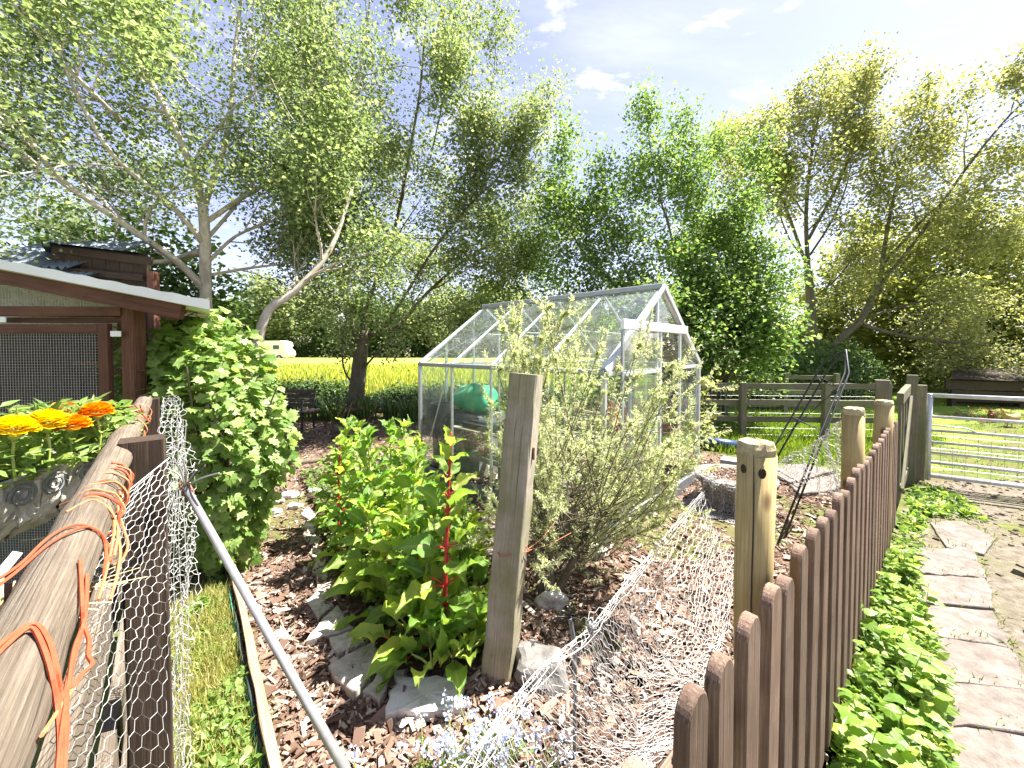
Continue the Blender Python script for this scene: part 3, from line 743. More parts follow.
# ================================================================== GATE POSTS, WOODEN GATE, METAL GATE
def square_post(px, py, Y, w, label, mat, ang=0.0, lean=(0, 0), cap=False, group=None, name="square_post"):
    top = P(px, py, Y); mm = MB(); up = (math.sin(ang), math.cos(ang), 0)
    mm.beam((top[0] - lean[0], Y - lean[1], -.02), tuple(top), w, w, up, .07, 8, .0012)
    return tag(mm.build(name, mat, None, False, loc=(top[0] - lean[0], Y - lean[1], 0)), label, "fence post", group), top
square_post(882.5, 380, 3.55, .10, "square grey post where the picket fence meets the wooden gate", MT['fence_wood'], .75)
square_post(912.5, 375, 4.55, .095, "tallest square post at the latch end of the wooden gate", MT['fence_wood'], .75)
square_post(921, 385, 4.68, .10, "square post carrying the left end of the metal field gate", MT['fence_wood'], .75)
gate = thing("wooden_gate", "pale wooden pedestrian gate with a thick top rail at the end of the pickets", "gate", picket_line(4.0))
ga, gb = picket_line(3.68), picket_line(4.42)
mm = MB(); mm.beam([*ga[:2], 1.13], [*gb[:2], 1.15], .05, .11, n=4, jit=.001); mm.build("top_rail", MT['fence_wood'], gate)
mm = MB(); mm.beam([*ga[:2], .2], [*gb[:2], .2], .04, .09, n=2); mm.build("bottom_rail", MT['fence_wood'], gate)
for k, t in enumerate((.02, .34, .66, .98)):
    q = ga + (gb - ga) * t; mm = MB(); mm.beam([*q[:2], .13], [*q[:2], 1.08], .075, .025, tuple(fn_out)); mm.build("upright", MT['fence_wood'], gate)
mm = MB(); q0 = ga + fn_out * .03; q1 = gb + fn_out * .03; mm.beam([*q0[:2], .25], [*q1[:2], 1.05], .022, .07, tuple(np.cross(fd, fn_out))); mm.build("brace", MT['fence_wood'], gate)
mg = thing("metal_gate", "galvanised tubular field gate with wire mesh, in front of the lawn", "gate", (4.9, 4.6, 0))
A, B_ = np.array([4.90, 4.50]), np.array([7.0, 3.22])
for z, rr in ((1.07, .024), (.82, .017), (.66, .017), (.52, .017), (.40, .015), (.28, .015), (.12, .02)):
    mm = MB(); mm.tube([(*A, z), (*(A * .5 + B_ * .5), z), (*B_, z)], rr, 10); mm.build("bar", MT['galv'], mg, True)
for q in (A, B_):
    mm = MB(); mm.tube([(*q, .07), (*q, .6), (*q, 1.09)], .024, 10); mm.build("end_stile", MT['galv'], mg, True)
q = A * .5 + B_ * .5; mm = MB(); mm.tube([(*q, .12), (*q, 1.07)], .016, 8); mm.build("middle_stile", MT['galv'], mg, True)
mm = MB(); e0, e1 = [], []
for k in range(26):
    t = k / 25; q = A + (B_ - A) * t; e0.append((*q, .12)); e1.append((*q, .66))
for k in range(7):
    z = .15 + k * .075; e0.append((*A, z)); e1.append((*B_, z))
mm.wires(e0, e1, .0022); stuff(mm.build("wire_mesh", MT['mesh_wire'], mg))
mm = MB(); q = A + (B_ - A) * .12; mm.tube([(*A, .72), (*q, .71), (*(A + (B_ - A) * .17), .65)], .009, 6); mm.build("latch", MT['galv'], mg, True)

# post and rail fence across the back
pr = thing("rail_fence", "weathered post and rail fence behind the greenhouse and the tub", "fence", (4.6, 6.8, 0))
FA, FB = np.array([2.6, 6.95]), np.array([6.55, 6.62])
def fl(t): return FA + (FB - FA) * t
for t in (0.02, .38, .73, .98):
    q = fl(t); mm = MB(); mm.beam((*q, -.02), (*q, 1.02), .10, .10, (0, 1, 0), .06, 5, .0015); mm.build("post", MT['fence_wood'], pr)
for z in (.95, .66, .36):
    q0, q1 = fl(0), fl(1); mm = MB(); mm.beam((q0[0], q0[1] + .065, z), (q1[0], q1[1] + .065, z + .01), .03, .10, n=12, jit=.003); mm.build("rail", MT['fence_wood'], pr)
mm = MB(); e0, e1 = [], []
for k in range(48):
    q = fl(k / 47); e0.append((q[0], q[1] + .09, .06)); e1.append((q[0], q[1] + .09, .95))
for z in (.08, .2, .33, .47, .62, .78, .93):
    q0, q1 = fl(0), fl(1); e0.append((q0[0], q0[1] + .09, z)); e1.append((q1[0], q1[1] + .09, z))
mm.wires(e0, e1, .0016); stuff(mm.build("stock_wire", MT['mesh_wire'], pr))
pr2 = thing("rail_fence", "second rail fence farther back among the leaves behind the obelisk", "fence", (5.2, 9.0, 0))
for x in (3.6, 5.0, 6.4, 7.6):
    mm = MB(); mm.beam((x, 9.0, -.02), (x, 9.0, 1.05), .1, .1, (0, 1, 0), .06, 3, .0015); mm.build("post", MT['fence_wood'], pr2)
for z in (.95, .6, .3):
    mm = MB(); mm.beam((3.3, 9.07, z), (7.7, 9.07, z), .03, .1, n=8, jit=.003); mm.build("rail", MT['fence_wood'], pr2)

# ================================================================== GREENHOUSE
GC, TH, GL, GW, ZE, ZR = np.array([.544, 4.757]), .763, 2.62, 1.10, 1.42, 2.23
ax = np.array([math.cos(TH), -math.sin(TH)]); gx = np.array([math.sin(TH), math.cos(TH)])
def gp(a, g, z):      # a along the ridge (-.5 far .. .5 near), g across (-1 left eave .. 1 right eave)
    q = GC + ax * GL * a + gx * GW * g; return np.array([q[0], q[1], z])
gh = thing("greenhouse", "aluminium framed glass greenhouse with a sliding door in its gable", "greenhouse", (*GC, 0))
gax = np.array([*ax, 0]); ggx = np.array([*gx, 0])
def bar(name, p0, p1, w, h, up, mat=MT['alu'], **k):
    mm = MB(); mm.beam(p0, p1, w, h, tuple(up), .12); return mm.build(name, mat, gh)
def pane(quad, out_dir):
    q = arr(quad); c = q.mean(0); q = c + (q - c) * .985; k = len(q); o_ = arr(out_dir) * .002
    mm = MB(); mm.add(np.concatenate([q - o_, q + o_]), np.array([(j, (j + 1) % k, k + (j + 1) % k, k + j) for j in range(k)]))
    mm.f.append(np.array([list(range(k))])); mm.f.append(np.array([list(range(2 * k - 1, k - 1, -1))]))
    mm.build("pane", MT['glass'], gh)
ZP = .17
for (a0, g0, a1, g1, up) in ((-.5, -1, .5, -1, -ggx), (-.5, 1, .5, 1, ggx), (-.5, -1, -.5, 1, -gax), (.5, -1, .5, 1, gax)):
    d = .03 if abs(a1 - a0) > .1 else -.0
    p0, p1 = gp(a0, g0, ZP / 2 - .02), gp(a1, g1, ZP / 2 - .02); u_ = nrm(p1 - p0)
    bar("plinth", p0 + u_ * d * 0, p1, .055 if d else .05, ZP + .0 if d else ZP - .006, (0, 0, 1), MT['plinth'])
NB = 4
for sgn in (-1, 1):
    bar("gutter", gp(-.505, sgn, ZE), gp(.505, sgn, ZE), .05, .045, (0, 0, 1), MT['alu_dark'])
    for k in range(NB + 1):
        a = -.5 + k / NB; dd = .022 if k in (0, NB) else .014
        bar("wall_bar", gp(a, sgn, ZP), gp(a, sgn, ZE - .02), dd * 2, dd * 1.6, tuple(ggx * sgn))
        sl_ = nrm(gp(a, 0, ZR) - gp(a, sgn, ZE)); nrm_ = np.cross(gax, sl_); nrm_ = nrm_ if nrm_[2] > 0 else -nrm_
        bar("roof_bar", gp(a, sgn, ZE + .02), gp(a, 0, ZR - .02), dd * 1.9, dd * 1.5, tuple(nrm_))
        if k < NB:
            b1 = a + 1 / NB
            pane([gp(a, sgn, ZP + .01), gp(b1, sgn, ZP + .01), gp(b1, sgn, .8), gp(a, sgn, .8)], ggx * sgn)
            pane([gp(a, sgn, .8), gp(b1, sgn, .8), gp(b1, sgn, ZE - .02), gp(a, sgn, ZE - .02)], ggx * sgn)
            t = .52
            mid = lambda aa, tt: gp(aa, sgn * (1 - tt), ZE + (ZR - ZE) * tt)
            pane([mid(a, .03), mid(b1, .03), mid(b1, t), mid(a, t)], nrm_); pane([mid(a, t), mid(b1, t), mid(b1, .98), mid(a, .98)], nrm_)
bar("ridge", gp(-.508, 0, ZR + .005), gp(.508, 0, ZR + .005), .07, .055, (0, 0, 1), MT['alu_dark'])
for k in (1, 2, 3):       # roof ties seen through the glass
    a = -.5 + k / NB
    bar("roof_tie", gp(a, -.5, ZE + (ZR - ZE) * .5 - .03), gp(a, .5, ZE + (ZR - ZE) * .5 - .03), .012, .012, (0, 0, 1))
for s_ in (-1, 1):
    bar("wind_brace", gp(-.49, s_ * .97, ZP), gp(-.49 + .2, s_ * .97, ZE - .03), .016, .006, tuple(ggx))
    bar("wind_brace", gp(-.48, s_ * .94, ZE + .03), gp(-.1, s_ * .06, ZR - .06), .016, .006, tuple(ggx))
# gables
for a in (-.5, .5):
    o_ = gax * (1 if a > 0 else -1); ex = o_ * .012
    ups = (-.62, -.18, .28, .68) if a < 0 else (-.62, -.12, .42)
    for g in ups:
        ztop = ZE + (ZR - ZE) * (1 - abs(g))
        bar("gable_bar", gp(a, g, ZP) + ex, gp(a, g, ztop - .03) + ex, .03, .024, tuple(o_))
    bar("gable_rail", gp(a, -.985, ZE - .01) + ex * 2.2, gp(a, -.12 if a > 0 else .985, ZE - .01) + ex * 2.2, .02, .035, (0, 0, 1))
    if a > 0: bar("gable_rail", gp(a, .42, ZE - .01) + ex * 2.2, gp(a, .985, ZE - .01) + ex * 2.2, .02, .035, (0, 0, 1))
    bar("gable_rail", gp(a, -.6, .8) + ex * 2.2, gp(a, -.13, .8) + ex * 2.2, .02, .03, (0, 0, 1))
    gs = [-.99] + list(ups) + [.99]
    zt = lambda g: ZE + (ZR - ZE) * (1 - abs(g)) - .02
    for g0, g1 in zip(gs[:-1], gs[1:]):
        if a > 0 and g0 == -.12:
            pane([gp(a, g0, 1.83), gp(a, g1, 1.83), gp(a, g1, zt(g1)), gp(a, 0, zt(0)), gp(a, g0, zt(g0))], o_); continue
        pane([gp(a, g0, ZP + .01), gp(a, g1, ZP + .01), gp(a, g1, ZE - .03), gp(a, g0, ZE - .03)], o_)
        top = [gp(a, g1, max(zt(g1), ZE + .01)), gp(a, g0, max(zt(g0), ZE + .01))]
        if g0 < 0 < g1: top.insert(1, gp(a, 0, zt(0)))
        pane([gp(a, g0, ZE), gp(a, g1, ZE)] + top, o_)
# white rake boards on the near gable
for s_ in (-1, 1):
    bar("rake_bar", gp(.5, s_ * 1.0, ZE + .0) + gax * .03, gp(.5, 0.0, ZR - .0) + gax * (.03 if s_ < 0 else .034), .016, .05, tuple(np.cross(gax, nrm(gp(.5, s_, ZE) - gp(.5, 0, ZR)))))
# sliding door pushed to the left along its long top track
dt = gax * .075
bar("door_track", gp(.5, -.86, 1.81) + dt, gp(.5, .44, 1.81) + dt, .03, .085, (0, 0, 1))
for g in (-.84, -.16):
    bar("door_stile", gp(.5, g, ZP + .02) + dt * .9, gp(.5, g, 1.77) + dt * .9, .034, .02, tuple(gax), MT['alu_dark'] if g < -.5 else MT['alu'])
for z in (ZP + .04, .95, 1.4):
    bar("door_rail", gp(.5, -.82, z) + dt * .9, gp(.5, -.18, z) + dt * .9, .018, .03, (0, 0, 1))
for z0, z1 in ((ZP + .05, .94), (.96, 1.39), (1.41, 1.76)):
    pane([gp(.5, -.81, z0) + dt * .9, gp(.5, -.19, z0) + dt * .9, gp(.5, -.19, z1) + dt * .9, gp(.5, -.81, z1) + dt * .9], gax)

# things inside
def inside_gh(a, g, z=0.02): return gp(a, g, z)
stg = thing("staging_bench", "slatted two tier staging bench inside the greenhouse", "bench", inside_gh(-.1, .45))
for z in (.72, .38):
    for k in range(5):
        g = .30 + k * .13; mm = MB(); mm.beam(gp(-.44, g, z), gp(.3, g, z), .09, .02, (0, 0, 1)); mm.build("slat", MT['grey_wood'], stg)
for a in (-.43, -.08, .29):
    for g in (.28, .86):
        mm = MB(); mm.beam(gp(a, g, 0), gp(a, g, .705), .04, .04, tuple(gax)); mm.build("leg", MT['grey_wood'], stg)
stg2 = thing("staging_bench", "low grey shelf of pots just behind the left greenhouse wall", "bench", inside_gh(-.05, -.6))
for z in (.66, .35):
    for k in range(4):
        g = -.82 + k * .13; mm = MB(); mm.beam(gp(-.34, g, z), gp(.3, g, z), .09, .02, (0, 0, 1)); mm.build("slat", MT['grey_wood'], stg2)
for a in (-.33, -.02, .29):
    for g in (-.84, -.4):
        mm = MB(); mm.beam(gp(a, g, 0), gp(a, g, .645), .035, .035, tuple(gax)); mm.build("leg", MT['grey_wood'], stg2)
def pot(c, r0, r1, h, mat, label, cat="pot", group=None, name="flower_pot"):
    c = arr(c); o = thing(name, label, cat, c, group)
    mm = MB(); mm.lathe([(r0, 0), (r1, h * .86), (r1 * 1.1, h * .86), (r1 * 1.1, h), (r1 * .95, h), (r1 * .9, h * .88)], c, 20); mm.build("pot_body", mat, o, False)
    mm = MB(); mm.lathe([(0.0005, h * .9), (r1 * .9, h * .89)][::-1], c, 16); mm.build("compost", MT['soil'], o)
    return o
pot(gp(-.445, -.80, .02), .10, .125, .9, MT['black_plastic'], "tall black plastic bin inside the left corner of the greenhouse", "bin", name="plastic_bin")
# crumpled green sack on the staging
mm = MB(); sc_ = gp(-.37, -.42, .96); r_ = np.random.default_rng(5); dirs = rand_dirs(12, r_); ph = r_.uniform(0, 6, 12); fr_ = r_.uniform(2, 6, 12)
def sack(u, v):
    th = u * 2 * math.pi; p_ = (v - .5) * math.pi
    p = np.column_stack([np.cos(th) * np.cos(p_), np.sin(th) * np.cos(p_), np.sin(p_)]); p = np.sign(p) * np.abs(p) ** .7
    k = sum(.05 * np.sin((p @ q) * f + a) for q, f, a in zip(dirs, fr_, ph))
    p = p * (1 + k)[:, None]
    return sc_ + p[:, :1] * gax * .30 + p[:, 1:2] * ggx * .24 + p[:, 2:3] * np.array([0, 0, .18])
mm.grid(sack, 30, 18); tag(mm.build("plastic_sack", MT['green_plastic'], None, True), "bright green plastic sack slumped on the staging inside the greenhouse", "sack")
crate = MB(); crate.beam(gp(-.46, -.40, .395), gp(-.26, -.40, .395), .45, .75, (0, 0, 1), .02); tag(crate.build("storage_chest", MT['concrete'], None), "plain grey chest under the green sack in the greenhouse", "chest")
mm = MB(); mm.beam(gp(-.28, -.7, .705), gp(-.1, -.7, .705), .24, .055, (0, 0, 1), .08); tag(mm.build("seed_tray", MT['black_plastic'], None), "black seed tray on the shelf beside the green sack", "tray")
for i, (a, g, z, mat, lab) in enumerate(((-.18, -.72, .38, 'terracotta', "terracotta pot on the low shelf under the seed tray"), (-.28, -.72, .38, 'black_plastic', "black flower pot on the low shelf, nearest the bin"),
                                          (-.02, -.68, .68, 'terracotta', "terracotta pot on top of the low grey shelf, right of the tray"), (-.02, .55, .74, 'terracotta', "terracotta pot on the far staging bench, left one"), (.15, .6, .74, 'terracotta', "terracotta pot on the far staging bench, right one"))):
    pot(gp(a, g, z), .06, .085, .14, MT[mat], lab)
mm = MB(); q = gp(.6, 1.0, 0); mm.beam((q[0] + .12, q[1] - .02, 0), (q[0] + .12, q[1] - .02, .33), .22, .2, (0.6, .8, 0), .04, 2); tag(mm.build("concrete_block", MT['concrete'], None), "pale grey concrete block standing at the right corner of the greenhouse", "block")
mm = MB(); a_, b2_ = P(700, 441, 6.2), P(742, 447, 6.0); mm.tube([a_, a_ * .5 + b2_ * .5, b2_], .09, 16); tag(mm.build("drum", MT['blue_plastic'], None, True), "dark blue plastic drum lying by the back fence", "drum")
for i, s in enumerate([[(688, 468), (722, 462), (728, 474), (690, 480)], [(760, 470), (800, 463), (836, 470), (790, 482)], [(790, 484), (838, 474), (842, 487), (800, 494)]]):
    mm = MB(); mm.prism([G(x, y, .06) for x, y in s], 0.0, .06, .01, .01, np.random.default_rng(130 + i), 4)
    tag(mm.build("stepping_stone", MT['slab'], None), ["flat stone beside the concrete block and the tub", "flat pale stone in front of the back fence, farther of two", "flat pale stone in front of the back fence, nearer of two"][i], "stone")
# ================================================================== TREES AND SHRUBS
LEAF4 = ([(0, 0, 0), (.42, .45, .10), (0, 1, -.05), (-.42, .45, .10)], [[(0, 1, 2), (0, 2, 3)]])
LEAF6 = ([(0, 0, 0), (.30, .22, .06), (.36, .55, .10), (0, 1, -.08), (-.36, .55, .10), (-.30, .22, .06)], [[(0, 1, 2, 3), (0, 3, 4, 5)]])
def leaves(mm, pos, size, r, droop=.3, up=.8, tpl=LEAF4, asp=1.0):
    n = len(pos); d = rand_dirs(n, r); d[:, 2] = d[:, 2] * .6 - droop
    nv = rand_dirs(n, r) * (1 - up * .6) + np.array([0, 0, up])
    s = size * r.uniform(.4, 1.35, n)
    mm.scatter(tpl[0], tpl[1], pos, frames(d, nv), np.column_stack([s * asp, s, s]))
class Tree:
    def __init__(s, seed): s.r = np.random.default_rng(seed); s.br = []; s.tw = []
    def grow(s, p, d, L, rad, lvl, maxl, wander=.18, up=.05, kids=(4, 6), ang=(25, 60), ratio=(.5, .75), first=.2):
        r = s.r; n = max(3, int(3 + L * 2)) if lvl < maxl else 4
        pts = [arr(p)]; d = nrm(d)
        for i in range(n):
            d = nrm(d + r.normal(0, wander, 3) + np.array([0, 0, up])); pts.append(pts[-1] + d * L / n)
        pts = arr(pts); s.spawn(pts, rad, L, lvl, maxl, wander, up, kids, ang, ratio, first)
    def spawn(s, pts, rad, L, lvl, maxl, wander=.18, up=.05, kids=(4, 6), ang=(25, 60), ratio=(.5, .75), first=.2):
        r = s.r; n = len(pts) - 1
        s.br.append((pts, np.linspace(rad, max(.003, rad * (.35 if lvl < maxl else .3)), n + 1), lvl))
        if lvl >= maxl: s.tw.append(pts); return
        for k in range(r.integers(kids[0], kids[1] + 1)):
            t = first + (1 - first) * (k + r.random()) / kids[1] if k else 1.0
            t = min(t, 1.0); x = t * n; i = min(int(x), n - 1); q = pts[i] + (pts[i + 1] - pts[i]) * (x - i)
            dd = nrm(pts[i + 1] - pts[i]); a = R(r.uniform(*ang)) * (0.5 if t == 1.0 else 1); w = rand_dirs(1, r)[0]; w = nrm(np.cross(dd, w))
            nd = dd * math.cos(a) + w * math.sin(a)
            s.grow(q, nd, L * r.uniform(*ratio) * (1.15 - .5 * t), max(.004, rad * (.62 - .3 * t)), lvl + 1, maxl, wander, up, kids, ang, ratio, first)
    def limb(s, pts, r0, maxl=3, per=4, L=None, **kw):
        pts = smooth_path(pts, per); n = len(pts)
        Lg = np.sum(np.linalg.norm(np.diff(pts, axis=0), axis=1))
        s.br.append((pts, np.linspace(r0, r0 * .3, n), 0)); r = s.r
        kd = kw.pop('n', 7); up = kw.pop('up', .05); t0 = kw.pop('t0', .25)
        for k in range(kd):
            t = t0 + (1 - t0) * (k + r.random()) / kd; i = min(int(t * (n - 1)), n - 2); q = pts[i]; dd = nrm(pts[i + 1] - pts[i])
            w = nrm(np.cross(dd, rand_dirs(1, r)[0])); a = R(r.uniform(30, 70))
            s.grow(q, dd * math.cos(a) + w * math.sin(a) , (L or Lg * .5) * (1.15 - .55 * t) * r.uniform(.7, 1.2), r0 * (.5 - .25 * t), 1, maxl, up=up, **kw)
        s.grow(pts[-1], pts[-1] - pts[-2], (L or Lg * .5) * .6, r0 * .3, 1, maxl, up=up, **kw)
    def make(s, name, label, cat, base, bark, leafm, n, size, spread=.12, group=None, asp=1.0, droop=.3, up=.7, trunk_name="trunk", tpl=LEAF4, keep=None, minr=0.0, lname="crown"):
        o = thing(name, label, cat, base, group); r = s.r
        tr = MB(); limb = MB()
        for pts, rad, lvl in s.br:
            if lvl == 0: tr.tube(pts, rad, 9 if rad[0] > .05 else 6, wob=.03, rr=r)
            elif rad[0] >= minr: limb.tube(pts, rad, 5 if rad[0] > .02 else 3, caps=False)
        tr.build(trunk_name, bark, o, True)
        if limb.n: stuff(limb.build("branches", bark, o, True))
        tw = s.tw; w = r.integers(0, len(tw), n); k = r.random(n) ** .7
        T = np.stack([np.stack([t[0], t[len(t) // 2], t[-1]]) for t in tw]); a, b, c = T[w, 0], T[w, 1], T[w, 2]
        k = k[:, None]; pos = np.where(k < .5, a + (b - a) * 2 * k, b + (c - b) * (2 * k - 1)) + r.normal(0, spread, (n, 3))
        if keep is not None: pos = pos[keep(pos)]
        mm = MB(); leaves(mm, pos, size, r, droop, up, tpl, asp); stuff(mm.build(lname, leafm, o))
        return o

# --- tall birch at the left with pale leaning limbs
t = Tree(11); Y0 = 5.6; b0 = P(212, 440, Y0); b0[2] = 0
def PP(l): return [P(x, y, Y) for x, y, Y in l]
t.br.append((smooth_path([b0, P(206, 300, 5.6), P(205, 240, 5.6), P(203, 205, 5.6)], 4), np.linspace(.085, .06, 13), 0))
t.limb(PP([(207, 292, 5.6), (180, 264, 5.4), (130, 228, 5.1), (62, 180, 4.8), (24, 132, 4.6), (-30, 60, 4.4)]), .055, 3, L=1.7, n=9)
t.limb(PP([(206, 246, 5.6), (172, 206, 5.3), (112, 154, 5.0), (72, 84, 4.8), (44, 10, 4.7)]), .042, 3, L=1.8, n=8)
t.limb(PP([(203, 210, 5.6), (196, 180, 5.6), (168, 113, 5.5), (134, 54, 5.4), (105, 0, 5.4), (92, -70, 5.4)]), .058, 3, L=2.0, n=9)
t.limb(PP([(132, 52, 5.4), (146, 20, 5.5), (140, -50, 5.6)]), .04, 3, L=1.6, n=5)
t.limb(PP([(204, 206, 5.6), (228, 130, 5.9), (236, 40, 6.2), (250, -60, 6.4)]), .046, 3, L=2.0, n=9)
t.limb(PP([(206, 222, 5.6), (262, 186, 6.2), (312, 170, 6.6), (344, 112, 6.9), (362, 62, 7.1), (372, -20, 7.3)]), .04, 3, L=2.0, n=9)
t.limb(PP([(120, 120, 5.0), (60, 60, 3.9), (10, 0, 3.4)]), .03, 3, L=1.2, n=6)
t.limb(PP([(206, 250, 5.6), (150, 262, 6.6), (80, 240, 7.2), (10, 215, 7.6)]), .05, 3, L=2.0, n=9)
for l in ([(208, 262, 5.6), (236, 236, 5.9), (270, 222, 6.1), (300, 205, 6.3)], [(206, 240, 5.6), (240, 200, 6.0), (275, 150, 6.3), (290, 100, 6.5)], [(210, 275, 5.6), (250, 268, 6.0), (295, 262, 6.4), (340, 250, 6.8)]):
    t.limb(PP(l), .028, 3, L=1.3, n=9)
t.make("birch_tree", "big pale barked tree with long leaning limbs filling the upper left", "tree", b0, MT['birch'], MT['birch_leaf'], 118000, .052, .15, minr=.006)
# pale low trunk leaning out of the shrub
t = Tree(12); b0 = P(240, 420, 5.2); b0[2] = 0
t.limb([b0, P(262, 325, 5.3), P(294, 292, 5.5), P(330, 250, 5.8), P(352, 190, 6.2)], .075, 3, L=1.5, n=7, t0=.45)
t.make("leaning_tree", "slim pale trunk leaning right from behind the lobed leaf shrub", "tree", b0, MT['birch'], MT['birch_leaf'], 12000, .06, .14, minr=.006)

# --- orchard tree in the middle with the grey brown trunk
t = Tree(13); Yt = 9.0; b0 = P(353, 412, Yt); b0[2] = 0
t.br.append((smooth_path([b0, P(358, 380, Yt), P(361, 352, Yt), P(364, 330, Yt)], 4), np.linspace(.19, .14, 13), 0))
t.limb(PP([(363, 336, 9), (367, 305, 8.8), (384, 262, 8.5), (398, 215, 8.3), (410, 150, 8.2), (420, 90, 8.2), (425, 30, 8.2)]), .055, 3, L=1.7, n=10)
t.limb(PP([(362, 345, 9), (392, 315, 8.8), (432, 252, 8.4), (470, 205, 8.2), (500, 175, 8.1), (508, 150, 8.1)]), .04, 3, L=1.15, n=10)
t.limb(PP([(366, 335, 9), (398, 325, 9.2), (430, 290, 9.6), (480, 250, 9.8), (540, 230, 9.9)]), .06, 3, L=1.5, n=10)
t.limb(PP([(359, 350, 9), (345, 300, 9.2), (330, 240, 9.4), (318, 160, 9.5), (310, 80, 9.6)]), .07, 3, L=2.2, n=9)
t.limb(PP([(355, 385, 9), (345, 372, 8.9), (342, 345, 8.8), (350, 300, 8.7)]), .03, 2, L=.8, n=5)
t.limb(PP([(360, 372, 9), (380, 350, 8.7), (392, 338, 8.6), (400, 320, 8.5)]), .028, 2, L=.7, n=4)
t.limb(PP([(470, 205, 8.2), (482, 140, 8.2), (494, 70, 8.3), (497, 5, 8.3)]), .016, 2, L=.4, n=7, ang=(15, 40))
t.limb(PP([(470, 200, 8.2), (510, 140, 8.4), (545, 95, 8.4)]), .016, 2, L=.4, n=7, ang=(15, 40))
t.limb(PP([(430, 160, 8.2), (445, 90, 8.1), (450, 40, 8.1)]), .016, 2, L=.4, n=7, ang=(15, 40))
t.make("orchard_tree", "open crowned tree with a grey brown trunk in front of the yellow field", "tree", b0, MT['bark'], MT['apple_leaf'], 78000, .064, .19, minr=.007)

# --- bushy bright green tree behind the greenhouse
t = Tree(14); b0 = np.array([4.6, 9.6, 0.0])
for l in ([(690, 395, 9.6), (686, 320, 9.6), (672, 240, 9.6), (662, 205, 9.5), (654, 180, 9.5)], [(694, 395, 9.6), (715, 320, 9.4), (735, 268, 9.2), (742, 240, 9.2)],
          [(688, 395, 9.6), (650, 330, 9.3), (610, 280, 9.1), (578, 245, 9.0), (570, 215, 9.0)], [(698, 395, 9.6), (735, 345, 9.1), (745, 310, 8.8), (750, 290, 8.8)],
          [(690, 395, 9.6), (660, 345, 8.9), (640, 300, 8.7), (610, 240, 8.9)], [(692, 395, 9.6), (700, 330, 10.2), (705, 260, 10.4), (700, 215, 10.4)], [(686, 395, 9.6), (600, 345, 9.8), (530, 300, 10), (500, 250, 10)]):
    t.limb(PP(l), .045, 3, L=1.25, n=12)
for l in ([(652, 160, 9.5), (648, 130, 9.5), (646, 104, 9.5)], [(676, 190, 9.4), (684, 150, 9.4), (688, 120, 9.4)], [(742, 230, 9.2), (752, 180, 9.2), (758, 140, 9.2)], [(566, 200, 9.0), (562, 165, 9.0), (563, 128, 9.0)], [(705, 200, 10.2), (712, 165, 10.2), (716, 140, 10.2)], [(610, 230, 9.0), (604, 190, 9.0), (600, 165, 9.0)]):
    t.limb(PP(l), .016, 2, L=.42, n=9, ang=(15, 40))
t.make("plum_tree", "dense bright green many stemmed tree right behind the greenhouse ridge", "tree", b0, MT['bark'], MT['plum_leaf'], 70000, .078, .19, minr=.008, tpl=LEAF4)
t = Tree(24); b0 = np.array([5.5, 8.8, 0.0])
for l in ([(725, 398, 8.8), (715, 330, 8.7), (708, 280, 8.6)], [(728, 398, 8.8), (745, 340, 8.5), (755, 305, 8.4)], [(722, 398, 8.8), (692, 350, 8.5), (680, 320, 8.4)], [(730, 398, 8.8), (750, 360, 8.3), (758, 345, 8.2)]):
    t.limb(PP([(x - 12, y, Y) for x, y, Y in l]), .04, 2, L=.95, n=9)
t.make("hawthorn_bush", "bright leafy bush hanging over the back rail fence", "bush", b0, MT['bark'], MT['plum_leaf'], 17000, .10, .2, minr=.008)

# --- tall spreading tree at the right
t = Tree(15); YR = 13.0; b0 = P(815, 395, YR); b0[2] = 0
t.br.append((smooth_path([b0, P(818, 375, YR), P(812, 320, YR), P(808, 270, YR)], 4), np.linspace(.17, .12, 13), 0))
t.br.append((smooth_path([P(818, 385, YR), P(836, 345, 12.8), P(862, 318, 12.6), P(880, 280, 12.5)], 4), np.linspace(.12, .09, 13), 0))
K = dict(L=1.75, n=13, up=.04)
t.limb(PP([(809, 280, 13), (806, 215, 13), (812, 150, 13), (820, 110, 13)]), .075, 3, **K)
t.limb(PP([(808, 270, 13), (785, 205, 12.8), (768, 160, 12.7), (752, 150, 12.6)]), .055, 3, **K)
t.limb(PP([(808, 240, 13), (840, 180, 13.2), (862, 120, 13.3), (868, 95, 13.3)]), .055, 3, **K)
t.limb(PP([(880, 280, 12.5), (890, 215, 12.4), (905, 160, 12.3), (925, 115, 12.3)]), .065, 3, **K)
t.limb(PP([(876, 290, 12.5), (920, 235, 12.2), (965, 170, 12.1), (1010, 115, 12.0), (1050, 80, 12)]), .055, 3, **K)
t.limb(PP([(885, 262, 12.5), (940, 205, 12.6), (1000, 190, 12.6), (1060, 200, 12.6)]), .045, 3, **K)
t.limb(PP([(862, 325, 12.6), (900, 335, 12.2), (950, 342, 11.9), (1030, 350, 11.8)]), .07, 3, L=1.8, n=8, up=.02)
t.limb(PP([(866, 318, 12.6), (930, 300, 12.4), (1000, 305, 12.3)]), .05, 3, L=1.8, n=8, up=.02)
for l in ([(809, 262, 13), (790, 240, 12.8), (776, 205, 12.7), (764, 185, 12.6)], [(810, 255, 13), (835, 215, 13), (850, 170, 13), (846, 130, 13)], [(882, 275, 12.5), (915, 255, 12.3), (950, 250, 12.2), (985, 245, 12.2)], [(808, 300, 13), (830, 285, 12.9), (850, 262, 12.8), (858, 240, 12.8)]):
    t.limb(PP(l), .035, 3, L=1.5, n=10, up=.04)
t.make("ash_tree", "tall spreading tree with thin olive leaves and a forked trunk on the right", "tree", b0, MT['bark'], MT['ash_leaf'], 76000, .092, .2, minr=.01, droop=.25)
